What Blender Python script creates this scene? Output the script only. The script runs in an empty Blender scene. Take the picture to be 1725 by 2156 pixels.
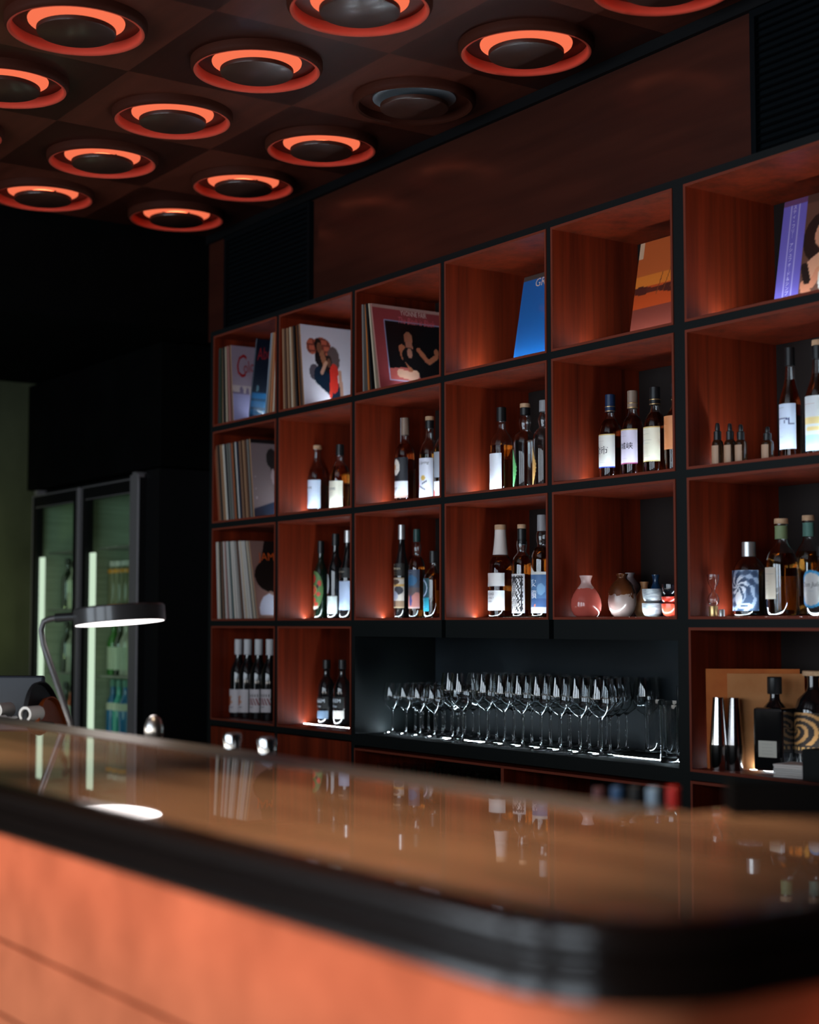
import bpy, math, random
import numpy as np
from mathutils import Vector, Matrix
random.seed(7)
C = bpy.context.scene.collection
SC = bpy.context.scene
PI = math.pi
# ------------------------------------------------------------------ camera, world, light, exposure
# origin: left end of the back-bar shelf front, at eye level; X right along the shelf, Y into the wall, Z up
FPX, CAM = 3320.0, Vector((5.8252, -2.9922, 0.0))
YAW, PITCH = .9711, .0705
FLOOR = -1.335
_w = Vector((-math.sin(YAW)*math.cos(PITCH), math.cos(YAW)*math.cos(PITCH), math.sin(PITCH)))
_r = Vector((math.cos(YAW), math.sin(YAW), 0)); _u = _r.cross(_w)
cd = bpy.data.cameras.new('camera'); cam = bpy.data.objects.new('camera', cd); C.objects.link(cam)
cam.matrix_world = Matrix(((_r.x, _u.x, -_w.x, CAM.x), (_r.y, _u.y, -_w.y, CAM.y), (_r.z, _u.z, -_w.z, CAM.z), (0, 0, 0, 1)))
cd.sensor_fit = 'VERTICAL'; cd.sensor_height = 36; cd.sensor_width = 36; cd.lens = FPX/2156*36
cd.clip_start = .05; cd.clip_end = 60
cd.dof.use_dof = True; cd.dof.focus_distance = 4.75; cd.dof.aperture_fstop = 2.0
SC.camera = cam
W = bpy.data.worlds.new('daylight'); SC.world = W; W.use_nodes = True
W.node_tree.nodes['Background'].inputs[0].default_value = (.78, .89, 1.0, 1)
W.node_tree.nodes['Background'].inputs[1].default_value = 5.6
vs = SC.view_settings; vs.view_transform = 'Standard'; vs.look = 'None'; vs.exposure = 0; vs.gamma = 1; vs.use_curve_mapping = False
cy = SC.cycles
cy.max_bounces = 12; cy.transmission_bounces = 12; cy.glossy_bounces = 6; cy.diffuse_bounces = 3; cy.transparent_max_bounces = 12
cy.sample_clamp_indirect = 4; cy.caustics_reflective = False; cy.caustics_refractive = True; cy.blur_glossy = .5

def light(name, kind, loc, power, color, size=.1, size_y=None, to=None, spot=1.2, blend=.6, spread=None):
    ld = bpy.data.lights.new(name, kind); ld.energy = power; ld.color = color
    o = bpy.data.objects.new(name, ld); C.objects.link(o); o.location = loc
    if kind == 'AREA':
        ld.shape = 'RECTANGLE'; ld.size = size; ld.size_y = size_y or size
        if spread: ld.spread = spread
    else:
        ld.shadow_soft_size = size
        if kind == 'SPOT': ld.spot_size = spot; ld.spot_blend = blend
    if to is not None:
        o.rotation_euler = (Vector(to)-Vector(loc)).to_track_quat('-Z', 'Y').to_euler()
    return o
# street window in the wall behind the camera: portal over the opening so that its daylight is sampled well
WIN = (.8, 6.5, -1.2, 1.35)            # x0 x1 z0 z1 in wall_front (y = -5.2)
pt = light('window_portal', 'AREA', ((WIN[0]+WIN[1])/2, -5.28, (WIN[2]+WIN[3])/2), 1, (1, 1, 1), WIN[1]-WIN[0], WIN[3]-WIN[2], to=((WIN[0]+WIN[1])/2, 0, (WIN[2]+WIN[3])/2))
pt.data.cycles.is_portal = True
# warm unseen spots added above the frame to brighten the bar top
for x, y, p in ((4.35, -2.0, 190), (3.0, -2.0, 165)):
    light('bar_fill_spot', 'SPOT', (x, y, 1.62), p, (1, .74, .50), .03, to=(x-.1, y+.02, -.222), spot=.75, blend=.9)
# warm strip under the lip of the bar, washing the bar front
light('bar_lip_strip', 'AREA', (2.75, -2.215, -.286), 3.7, (1, .225, .10), 4.1, .02, to=(2.75, -2.19, -1.2))
light('bar_lip_strip_end', 'AREA', (4.945, -1.62, -.286), 4.6, (1, .225, .10), .02, 1.1, to=(4.93, -1.62, -1.2))
# unseen strip added under the bar's inner lip to brighten the shelves
light('bar_fill_strip', 'AREA', (2.2, -1.655, -.262), 2.2, (1, .95, .88), 3.2, .03, to=(2.2, 0, -.05))
# unseen green spot added past the left edge to brighten the fridge wall
light('green_wall_fill', 'SPOT', (-1.62, -.95, -.30), 16, (.92, 1.0, .46), .05, to=(-2.1, -.25, .12), spot=1.2, blend=1)

# ------------------------------------------------------------------ helpers
def ray(px, py): return _r*((px-862.5)/FPX) - _u*((py-1078)/FPX) + _w
def atY(px, py, Y): d = ray(px, py); return CAM + d*((Y-CAM.y)/d.y)
def ppm(p): return FPX/((Vector(p)-CAM).dot(_w))
def S(r, g, b):
    f = lambda c: c/12.92 if c <= .04045 else ((c+.055)/1.055)**2.4
    return (f(r/255), f(g/255), f(b/255))

def mat(name, color=(.5, .5, .5), rough=.5, metal=0, coat=0, coat_rough=.05, trans=0, ior=1.45, emit=None, estr=0, spec=.5):
    m = bpy.data.materials.new(name); m.use_nodes = True
    b = m.node_tree.nodes['Principled BSDF']; I = b.inputs
    I['Base Color'].default_value = (*color, 1); I['Roughness'].default_value = rough; I['Metallic'].default_value = metal
    I['Coat Weight'].default_value = coat; I['Coat Roughness'].default_value = coat_rough
    I['Transmission Weight'].default_value = trans; I['IOR'].default_value = ior; I['Specular IOR Level'].default_value = spec
    if emit: I['Emission Color'].default_value = (*emit, 1); I['Emission Strength'].default_value = estr
    return m
def grain(name, c0, c1, axis, scale=18, stretch=.06, rough=.45, coat=0, coat_rough=.08, checker=None, bands=.5, spec=.5, con=.17):
    """veneer: noise pulled out along one axis, with broad bands of tone"""
    m = mat(name, c0, rough, coat=coat, coat_rough=coat_rough, spec=spec); nt = m.node_tree; N = nt.nodes; L = nt.links; b = N['Principled BSDF']
    tc = N.new('ShaderNodeTexCoord')
    def noise(sc, st, detail):
        mp = N.new('ShaderNodeMapping'); s = [sc, sc, sc]; s[axis] = sc*st; mp.inputs['Scale'].default_value = s
        n = N.new('ShaderNodeTexNoise'); n.inputs['Scale'].default_value = 1; n.inputs['Detail'].default_value = detail; n.inputs['Roughness'].default_value = .6
        L.new(tc.outputs['Object'], mp.inputs[0]); L.new(mp.outputs[0], n.inputs['Vector']); return n.outputs['Fac']
    a = noise(scale*4, stretch, 4); bnd = noise(scale*.8, stretch*.5, 2)
    mx = N.new('ShaderNodeMix'); mx.data_type = 'FLOAT'; mx.inputs[0].default_value = bands; L.new(a, mx.inputs[2]); L.new(bnd, mx.inputs[3])
    cr = N.new('ShaderNodeValToRGB'); cr.color_ramp.elements[0].position = .5-con; cr.color_ramp.elements[1].position = .5+con
    cr.color_ramp.elements[0].color = (*c0, 1); cr.color_ramp.elements[1].color = (*c1, 1); L.new(mx.outputs[0], cr.inputs[0])
    out = cr.outputs[0]
    if checker:
        ck = N.new('ShaderNodeTexChecker'); mp = N.new('ShaderNodeMapping'); p = checker[0]
        mp.inputs['Location'].default_value = (-checker[1]/p, -checker[2]/p, .5); mp.inputs['Scale'].default_value = (1/p, 1/p, .001)
        L.new(tc.outputs['Object'], mp.inputs[0]); L.new(mp.outputs[0], ck.inputs['Vector']); ck.inputs['Scale'].default_value = 1
        ck.inputs['Color1'].default_value = (1, 1, 1, 1); ck.inputs['Color2'].default_value = (.38, .34, .33, 1)
        ml = N.new('ShaderNodeMix'); ml.data_type = 'RGBA'; ml.blend_type = 'MULTIPLY'; ml.inputs[0].default_value = 1
        L.new(out, ml.inputs[6]); L.new(ck.outputs[0], ml.inputs[7]); out = ml.outputs[2]
    L.new(out, b.inputs['Base Color'])
    return m
def mottled(name, c0, c1, scale=4, rough=.7, stretch=(1, 1, 1), **k):
    m = mat(name, c0, rough, **k); nt = m.node_tree; N = nt.nodes; L = nt.links
    tc = N.new('ShaderNodeTexCoord'); mp = N.new('ShaderNodeMapping'); mp.inputs['Scale'].default_value = stretch
    n = N.new('ShaderNodeTexNoise'); n.inputs['Scale'].default_value = scale; n.inputs['Detail'].default_value = 5
    cr = N.new('ShaderNodeValToRGB'); cr.color_ramp.elements[0].position = .35; cr.color_ramp.elements[1].position = .68
    cr.color_ramp.elements[0].color = (*c0, 1); cr.color_ramp.elements[1].color = (*c1, 1)
    L.new(tc.outputs['Object'], mp.inputs[0]); L.new(mp.outputs[0], n.inputs['Vector']); L.new(n.outputs['Fac'], cr.inputs[0]); L.new(cr.outputs[0], N['Principled BSDF'].inputs['Base Color'])
    return m
def emitter(name, color, strength):
    m = bpy.data.materials.new(name); m.use_nodes = True; nt = m.node_tree; nt.nodes.clear()
    e = nt.nodes.new('ShaderNodeEmission'); e.inputs[0].default_value = (*color, 1); e.inputs[1].default_value = strength
    o = nt.nodes.new('ShaderNodeOutputMaterial'); nt.links.new(e.outputs[0], o.inputs[0]); return m
def printed(name, rough=.45, coat=.0):
    m = mat(name, rough=rough, coat=coat); nt = m.node_tree
    a = nt.nodes.new('ShaderNodeVertexColor'); a.layer_name = 'Print'; nt.links.new(a.outputs[0], nt.nodes['Principled BSDF'].inputs['Base Color']); return m

class MB:
    def __init__(s): s.v = []; s.f = []; s.c = []
    def add(s, vs, fs, col=None):
        o = len(s.v); s.v += [tuple(p) for p in vs]; s.f += [tuple(i+o for i in f) for f in fs]
        s.c += [col or (1, 1, 1)]*len(vs); return s
    def box(s, x0, x1, y0, y1, z0, z1, col=None):
        vs = [(x, y, z) for x in (x0, x1) for y in (y0, y1) for z in (z0, z1)]
        return s.add(vs, [(0, 1, 3, 2), (4, 6, 7, 5), (0, 4, 5, 1), (2, 3, 7, 6), (0, 2, 6, 4), (1, 5, 7, 3)], col)
    def lathe(s, prof, n=32, c=(0, 0, 0), col=None, closed=False):
        """prof: (r, z) list; open ends on the axis are closed with r = 0 points"""
        vs = []; fs = []; m = len(prof)
        for r, z in prof:
            for k in range(n):
                a = 2*PI*k/n; vs.append((c[0]+r*math.cos(a), c[1]+r*math.sin(a), c[2]+z))
        for i in range(m-1 if not closed else m):
            j = (i+1) % m
            for k in range(n):
                l = (k+1) % n; fs.append((i*n+k, i*n+l, j*n+l, j*n+k))
        if not closed:
            fs.append(tuple(range(n-1, -1, -1))); fs.append(tuple((m-1)*n+k for k in range(n)))
        return s.add(vs, fs, col)
    def tube(s, path, r, n=10, col=None):
        P = [Vector(p) for p in path]; vs = []; fs = []
        rr = r if isinstance(r, (list, tuple)) else [r]*len(P)
        up = None
        for i, p in enumerate(P):
            t = (P[min(i+1, len(P)-1)]-P[max(i-1, 0)]).normalized()
            if up is None: up = Vector((0, 0, 1)) if abs(t.z) < .9 else Vector((1, 0, 0))
            a = t.cross(up).normalized(); up = a.cross(t).normalized()
            for k in range(n):
                q = 2*PI*k/n; vs.append(p+a*math.cos(q)*rr[i]+up*math.sin(q)*rr[i])
        for i in range(len(P)-1):
            for k in range(n): fs.append((i*n+k, i*n+(k+1) % n, (i+1)*n+(k+1) % n, (i+1)*n+k))
        fs.append(tuple(range(n-1, -1, -1))); fs.append(tuple((len(P)-1)*n+k for k in range(n)))
        return s.add(vs, fs, col)
    def sweep(s, path, prof, closed=True):
        """path: xy points with xy normals; prof: (offset along normal, z) ring swept along path"""
        vs = []; fs = []; n = len(prof)
        for (x, y, nx, ny) in path:
            for o, z in prof: vs.append((x+nx*o, y+ny*o, z))
        for i in range(len(path)-1):
            for k in range(n if closed else n-1):
                l = (k+1) % n; fs.append((i*n+k, i*n+l, (i+1)*n+l, (i+1)*n+k))
        if closed:
            fs.append(tuple(range(n-1, -1, -1))); fs.append(tuple((len(path)-1)*n+k for k in range(n)))
        return s.add(vs, fs)
    def build(s, name, m, parent=None, smooth=False, local=False, bevel=0, print_=False):
        off = Vector((0, 0, 0))
        if parent is not None and not local:
            p = parent
            while p: off += Vector(p.location); p = p.parent
        me = bpy.data.meshes.new(name); me.from_pydata([Vector(p)-off for p in s.v], [], s.f)
        if print_:
            a = me.color_attributes.new('Print', 'FLOAT_COLOR', 'POINT')
            a.data.foreach_set('color', np.array([(*c, 1) for c in s.c], dtype=np.float32).ravel())
        me.materials.append(m); me.validate(); me.update()
        o = bpy.data.objects.new(name, me); C.objects.link(o)
        if parent is not None: o.parent = parent
        if smooth:
            for p in me.polygons: p.use_smooth = True
            me.set_sharp_from_angle(angle=math.radians(38))
        if bevel:
            b = o.modifiers.new('bevel', 'BEVEL'); b.width = bevel; b.segments = 2; b.limit_method = 'ANGLE'
        return o
def tag(o, label=None, cat=None, group=None, kind=None):
    if label: o['label'] = label
    if cat: o['category'] = cat
    if group: o['group'] = group
    if kind: o['kind'] = kind
    return o
def empty(name, loc, label, cat, group=None, rz=0):
    o = bpy.data.objects.new(name, None); C.objects.link(o); o.location = loc; o.rotation_euler.z = rz; o.empty_display_size = .05
    return tag(o, label, cat, group)
def copy_thing(root, loc, label):
    r = root.copy(); C.objects.link(r); r.location = loc; r['label'] = label
    for ch in list(root.children):
        c = ch.copy(); C.objects.link(c); c.parent = r
        for g in ch.children:
            d = g.copy(); C.objects.link(d); d.parent = c
    return r
def struct(name, mb, m, **k): return tag(mb.build(name, m, **k), kind='structure')

_tc = {}
def text_geo(s, size, align='CENTER', shear=0, spacing=1):
    key = (s, size, align, shear, spacing)
    if key not in _tc:
        cu = bpy.data.curves.new('lettering', 'FONT'); cu.body = s; cu.size = size; cu.align_x = align; cu.align_y = 'CENTER'; cu.resolution_u = 2
        cu.shear = shear; cu.space_character = spacing
        o = bpy.data.objects.new('lettering', cu); C.objects.link(o)
        dg = bpy.context.evaluated_depsgraph_get(); me = o.evaluated_get(dg).to_mesh()
        _tc[key] = ([tuple(v.co) for v in me.vertices], [tuple(p.vertices) for p in me.polygons])
        o.evaluated_get(dg).to_mesh_clear(); bpy.data.objects.remove(o); bpy.data.curves.remove(cu)
    return _tc[key]
ORD = ['first', 'second', 'third', 'fourth', 'fifth', 'sixth', 'seventh', 'eighth', 'ninth', 'tenth', 'eleventh', 'twelfth', 'thirteenth', 'fourteenth', 'fifteenth', 'sixteenth', 'seventeenth', 'eighteenth', 'nineteenth', 'twentieth', 'twenty-first', 'twenty-second', 'twenty-third', 'twenty-fourth', 'twenty-fifth', 'twenty-sixth']

# ------------------------------------------------------------------ materials
WOOD = grain('red_veneer', (.066, .0070, .0022), (.26, .030, .0078), 2, 16, .04, .45, spec=.3, bands=.6)
EDGE = mat('red_edge_band', (.185, .036, .019), .5, spec=.25)
DARKBACK = mat('dark_back_board', (.010, .006, .005), .6, spec=.3)
BLACK = mat('black_laminate', (.0062, .0085, .009), .55, spec=.22)
BLACKER = mat('matt_black', (.0035, .0035, .004), .6, spec=.22)
NICHE = mottled('black_stained_board', (.005, .009, .012), (.010, .015, .019), 3, .5)
WALLW = grain('dark_wall_veneer', (.028, .007, .0042), (.055, .0135, .0075), 0, 7, .07, .5, coat=.6, coat_rough=.21, spec=.2)
CEIL = grain('ceiling_veneer', (.075, .017, .009), (.125, .028, .015), 0, 9, .12, .4, coat=.35, coat_rough=.14, spec=.25, checker=(.574, 2.319+.287, -.184+.287))
VENT = mat('black_vent', (.0018, .0034, .0046), .7, spec=.08)
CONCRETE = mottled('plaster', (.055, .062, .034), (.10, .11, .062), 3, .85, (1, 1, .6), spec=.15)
FLOORM = mottled('dark_floor', (.02, .017, .015), (.035, .03, .026), 3, .6)
LED = emitter('cool_led', (.80, .93, 1.0), 64)
LEDN = emitter('niche_led', (.72, .90, 1.0), 140)
COUNTER = grain('bar_top_veneer', (.17, .080, .040), (.44, .235, .125), 0, 6, .14, .5, coat=1, coat_rough=.015, bands=.85, con=.07)
TRIM = mat('black_brown_lacquer', (.010, .0055, .004), .30, coat=.8, coat_rough=.10, spec=.2)
FRONT = mottled('orange_leather', (.44, .125, .050), (.62, .185, .078), 7, .7, spec=.2)
GLASS = mat('clear_glass', (.97, .99, 1.0), 0, trans=1, ior=1.5)
CRYSTAL = mat('crystal_glass', (.97, .99, 1.0), 0, trans=1, ior=1.62)
STEEL = mat('chrome', (.8, .8, .8), .12, metal=1)
ALU = mat('grey_aluminium', (.33, .31, .32), .38, metal=.6)
PRINT = printed('printed_paper', .5)
COVER = printed('printed_sleeve', .35, .25)
CORK = mottled('cork', (.50, .30, .17), (.66, .43, .26), 60, .7)
def amber(n, c): return mat(n, c, 0, trans=1, ior=1.36)
LIQ = {'amber': amber('amber_spirit', (.88, .36, .06)), 'dark': amber('dark_spirit', (.45, .12, .03)), 'pale': amber('pale_spirit', (.90, .55, .16)),
       'clear': amber('clear_spirit', (.93, .95, .96)), 'blue': amber('blue_spirit', (.30, .75, .85)), 'red': amber('red_spirit', (.62, .17, .04))}
SOLID = {'black': mat('black_glass', (.006, .006, .007), .08, coat=1), 'green': mat('dark_green_glass', (.004, .014, .008), .08, coat=1),
         'brown': mat('brown_glass', (.03, .012, .005), .1, coat=1)}
CAPS = {'black': mat('black_cap', (.012, .013, .014), .35), 'navy': mat('navy_cap', (.012, .030, .085), .35), 'white': mat('white_capsule', (.74, .72, .74), .5),
        'silver': mat('silver_capsule', (.55, .55, .55), .3, metal=.7), 'grey': mat('grey_capsule', (.30, .31, .33), .45), 'green': mat('green_capsule', (.012, .05, .045), .4),
        'sage': mat('sage_green_band', (.20, .27, .13), .6), 'teal': mat('teal_band', (.13, .30, .25), .6), 'cork': CORK, 'cream': mat('cream_capsule', (.80, .74, .70), .55),
        'gold': mat('gold_band', (.75, .50, .22), .3, metal=.8), 'bronze': mat('bronze_capsule', (.28, .20, .15), .4)}

# ------------------------------------------------------------------ setting
CZ = 1.681
struct('floor', MB().box(-2.3, 9.7, -5.5, 1.2, FLOOR-.1, FLOOR), FLOORM)
struct('ceiling', MB().box(-.264, 9.7, -5.4, .11, CZ, CZ+.12), CEIL)
struct('wall_back', MB().box(-.264, 9.7, .113, .30, 1.216, CZ+.12), WALLW)
struct('wall_back_dark', MB().box(-2.3, 9.7, .45, .60, FLOOR, CZ+.12), BLACKER)
struct('wall_left', MB().box(-2.3, -2.1, -5.4, .45, FLOOR, 1.26), CONCRETE)
struct('wall_right', MB().box(9.5, 9.7, -5.4, .45, FLOOR, CZ), BLACKER)
wf = MB(); wf.box(-2.3, WIN[0], -5.4, -5.2, FLOOR, CZ); wf.box(WIN[1], 9.7, -5.4, -5.2, FLOOR, CZ)
wf.box(WIN[0], WIN[1], -5.4, -5.2, FLOOR, WIN[2]); wf.box(WIN[0], WIN[1], -5.4, -5.2, WIN[3], CZ)
struct('wall_front', wf, BLACKER)
wn = MB()
for x, x2 in ((WIN[0], WIN[0]+.06), (2.35, 2.85), (4.40, 4.90), (6.44, WIN[1])): wn.box(x, x2, -5.32, -5.26, WIN[2], WIN[3])
for z in (WIN[2], WIN[3]-.08): wn.box(WIN[0], WIN[1], -5.32, -5.26, z, z+.08)
struct('window_1', wn, BLACK)
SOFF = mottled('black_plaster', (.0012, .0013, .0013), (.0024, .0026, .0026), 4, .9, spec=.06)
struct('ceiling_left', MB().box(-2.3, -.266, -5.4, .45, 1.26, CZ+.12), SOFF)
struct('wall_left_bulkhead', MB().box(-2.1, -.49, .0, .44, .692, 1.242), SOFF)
struct('shadow_gap_strip_1', MB().box(-.264, 9.5, .095, .115, CZ-.035, CZ-.0005), BLACKER)  # black strip standing in for the shadow gap where ceiling meets wall

# ------------------------------------------------------------------ back-bar shelf
Wc = .5485
XL = [0, Wc, 2*Wc, 3*Wc, 4*Wc, 5*Wc, 6*Wc+.011]
ZL = [1.2, .8, .4, .0, -.402]
DEP = .355
def xspan(c):
    a, b = XL[c], XL[c+1]
    return a+(.011 if c != 5 else .0275)+(0 if c else .0), b-(.011 if c != 4 else .0165)
def zspan(r):
    return ZL[r+1]+.011, ZL[r]-.011
shelf = empty('back_bar_shelf', (1.6, .18, FLOOR), 'large black and red wood shelf wall of open cubbies behind the bar', 'shelf')
XR = XL[6]
cb = MB()
def upright(x0, x1, z0, z1): cb.box(x0, x1, 0, DEP+.02, z0, z1)
upright(-.022, .011, FLOOR, 1.211)
for c in range(1, 6):
    x0, x1 = (XL[c]-.011, XL[c]+.011) if c != 5 else (XL[5]-.0165, XL[5]+.0275)
    if c in (3, 4): upright(x0, x1, .011, 1.211)
    else: upright(x0, x1, FLOOR, 1.211)
upright(XR-.011, XR+.02, FLOOR, 1.211)
for c in range(6):
    a, b = xspan(c)
    for r in range(5):
        z = ZL[r]
        if r == 4 and c in (2, 3, 4): continue
        zl = z-.011
        if r == 3 and c in (2, 3, 4): zl = -.046
        cb.box(a, b, 0, DEP+.02, zl, z+.011)
# niche floor and back board
nx0, nx1 = XL[2]+.011, XL[5]-.0165
cb.box(nx0, nx1, 0, DEP+.02, -.425, -.386)
cb.box(nx0, nx1, DEP, DEP+.02, -.386, -.046)
carc = cb.build('carcass', BLACK, shelf)
tag(carc, 'black grid frame')
nb = MB().box(nx0+.001, nx1-.001, DEP-.008, DEP-.001, -.385, -.047).build('niche_back', NICHE, shelf)
T = .0075
def cubby(c, r, led=True, z=None, span=None):
    x0, x1 = span or xspan(c); z0, z1 = z or zspan(r)
    m = MB(); y0, y1 = -.001, DEP
    m.box(x0, x0+T, y0, y1, z0, z1); m.box(x1-T, x1, y0, y1, z0, z1); m.box(x0+T, x1-T, y0, y1, z0, z0+T); m.box(x0+T, x1-T, y0, y1, z1-T, z1)
    o = m.build('cubby_box', WOOD, shelf)
    e = MB(); y0, y1 = -.0035, -.001
    e.box(x0, x0+T, y0, y1, z0, z1); e.box(x1-T, x1, y0, y1, z0, z1); e.box(x0+T, x1-T, y0, y1, z0, z0+T); e.box(x0+T, x1-T, y0, y1, z1-T, z1)
    e.build('edge_band', EDGE, o)
    MB().box(x0+T, x1-T, DEP-.012, DEP-.002, z0+T, z1-T).build('back_board', DARKBACK, o)
    if led:
        MB().box(x0+T+.0008, x1-T-.0008, .110, .118, z0+T-.002, z0+T+.0003).build('led_strip', LED, o)
    return z0+T
FZ = {}
for c in range(6):
    for r in range(4):
        if r == 3 and c in (2, 3, 4): continue
        FZ[(c, r)] = cubby(c, r, led=not (c == 0 and r == 3))
NF = -.386
for ya in (.125,): MB().box(nx0+.02, nx1-.01, ya, ya+.008, NF-.001, NF+.0012).build('led_strip', LEDN, shelf)
MB().box(nx0+.002, nx1-.002, .002, DEP-.01, NF-.003, NF-.0004).build('niche_floor', mat('polished_black', (.012, .014, .016), .16, coat=.5), shelf)
# lower band: doors on the left, open compartments under the niche
for c in (0, 1):
    a, b = xspan(c)
    d = MB().box(a+.002, b-.002, -.002, .018, -1.25, -.418).build('door', WOOD, shelf, bevel=.001)
LOWZ = -.62
for (a, b, c) in ((nx0, 1.958, 2), (1.958, nx1, 4), (XL[5]+.0275, XR-.011, 5)):
    cubby(c, 4, False, (LOWZ, -.436 if c != 5 else -.415), (a, b))
    MB().box(a+.002, b-.002, -.002, .018, -1.25, LOWZ-.01).build('door', WOOD, shelf, bevel=.001)

# wall vents either side of the veneer panel
for x0, x1, lab, sl in ((-.087, .624, 'black louvred air vent high on wall above the record cubbies', False), (2.93, 3.72, 'black louvred air vent high on wall at the upper right corner', True)):
    v = empty('air_vent', ((x0+x1)/2, .1, 1.22), lab, 'vent', 'wall air vents')
    m = MB(); m.box(x0, x1, .092, .1125, 1.222, 1.24); m.box(x0, x1, .092, .1125, 1.62, 1.64); m.box(x0, x0+.018, .092, .1125, 1.24, 1.62); m.box(x1-.018, x1, .092, .1125, 1.24, 1.62)
    m.build('frame', VENT, v)
    MB().box(x0+.018, x1-.018, .108, .1125, 1.24, 1.62).build('backing', VENT, v)
    m = MB()
    for k in range(18):
        z = 1.25+k*.0205; m.add([(x0+.018, .094, z), (x1-.018, .094, z), (x1-.018, .108, z+.012), (x0+.018, .108, z+.012)], [(0, 1, 2, 3), (3, 2, 1, 0)])
    m.build('louvres', VENT, v)
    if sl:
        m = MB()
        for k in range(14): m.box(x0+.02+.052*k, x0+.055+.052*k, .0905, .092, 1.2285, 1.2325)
        m.build('blue_dashes', emitter('blue_dash_emission', (.02, .16, .42), .35), v)  # row of dim emissive blue dashes along the lower frame

# ------------------------------------------------------------------ ceiling ring lights
GLOW = emitter('orange_glow', (1.0, .185, .085), .95)
HOT = emitter('orange_strip', (1.0, .13, .05), 9)
RINGM = mat('red_glow_lining', (.62, .085, .05), .6, spec=.12)  # red light on the ring's inner wall, put into its colour
RINGD = mat('dark_ring', (.055, .014, .008), .6, spec=.08)
DISC = grain('disc_veneer', (.040, .014, .009), (.070, .024, .014), 0, 9, .12, .4, coat=.5, coat_rough=.16)
OFFW = mat('unlit_white_panel', (.26, .30, .33), .4)
def ring_light(name, x, y, label, lit=True):
    root = empty(name, (x, y, CZ-.03), label, 'ceiling light', 'ring ceiling lights')
    pr = [(.1795, .030), (.1795, .004), (.186, .0), (.191, .002), (.196, .008), (.198, .014), (.198, .030)]
    rg = MB().lathe(pr, 64, closed=True).build('ring', RINGD, root, True, True)
    if lit: MB().lathe([(.1785, .0299), (.1775, .012), (.178, .005), (.181, .0005), (.186, -.0012), (.189, -.0005), (.186, .0004), (.1798, .004), (.1793, .0299)], 64, closed=True).build('ring_glow', RINGM, rg, True, True)
    if lit: MB().lathe([(.042, .018), (.056, .018), (.056, .0235), (.042, .0235)], 40, closed=True).build('light_strip', HOT, root, False, True)
    MB().lathe([(0.0005, .0255), (.134, .0255), (.135, .0295), (.0005, .0295)], 48).build('glow_panel', GLOW if lit else OFFW, root, False, True)
    d = MB().lathe([(.0005, -.008), (.104, -.008), (.109, -.006), (.110, -.002), (.110, .006), (.0005, .006)], 48).build('disc', DISC, root, True, True)
    m = MB()
    for k in range(3):
        a = k*2*PI/3+.5; m.tube([(.06*math.cos(a), .06*math.sin(a), .005), (.06*math.cos(a), .06*math.sin(a), .027)], .004, 8)
    m.build('spacer', BLACKER, root, False, True)
for i, j, lit, lab in ((4, 0, 1, 'glowing ring light at the far end of the row along the back wall'), (3, 0, 1, 'glowing ring light, second from the far end, in the row along the back wall'),
    (2, 0, 1, 'glowing ring light, third from the far end, in the row along the back wall'), (1, 0, 0, 'dark unlit ring light on the wood ceiling'),
    (0, 0, 1, 'glowing ring light just past the unlit one, towards the camera'), (-1, 0, 1, 'ring light cut by the top edge, with only its lower rim in view'),
    (4, 1, 1, 'glowing ring light at the far end of the second row from the back wall'), (3, 1, 1, 'glowing ring light, second from the far end, in the second row from the back wall'),
    (2, 1, 1, 'glowing ring light, third from the far end, in the second row from the back wall'), (1, 1, 1, 'glowing ring light with a blue sheen on its disc, fourth in the second row'),
    (0, 1, 1, 'large ring light at the top edge with a bright bluish disc'), (1, 2, 1, 'large glowing ring light in the top left corner of the ceiling'),
    (2, 2, 1, 'glowing ring light half cut by the left edge below the corner one'), (3, 2, 1, 'ring light of which only the red tip shows at the left edge')):
    ring_light('ring_ceiling_light', 2.319-i*.574, -.184-j*.574, lab, bool(lit))

# ------------------------------------------------------------------ bar counter
YF, YB, XE, RC = -2.24, -1.665, 4.975, .14
CT = -.222
def outline(inset, x0=.6, yend=-.95, n=14):
    """front edge from left, round corner, then back along the end; returns x, y, nx, ny"""
    p = [(x0, YF+inset, 0, -1)]
    r = RC-inset if RC > inset else .02
    cx, cyy = XE-RC, YF+RC
    for k in range(n+1):
        a = -PI/2+k*(PI/2)/n; p.append((cx+r*math.cos(a), cyy+r*math.sin(a), math.cos(a), math.sin(a)))
    p.append((XE-inset, yend, 1, 0)); return p
bar = empty('bar_counter', (3, -1.95, FLOOR), 'long bar counter with glossy wood top and rounded black moulded edge', 'bar counter')
op = outline(.03); n = len(op)
m = MB(); top = [(x, y, CT) for x, y, _, _ in op]; yb = YB
back = [(4.47, -.95, CT), (4.47, YB, CT), (.6, YB, CT)]
poly = top+back; k = len(poly)
m.add(poly+[(x, y, CT-.03) for x, y, z in poly], [tuple(range(k)), tuple(range(2*k-1, k-1, -1))]+[(i, i+k, (i+1) % k+k, (i+1) % k) for i in range(k)])
m.build('bar_top', COUNTER, bar)
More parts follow.
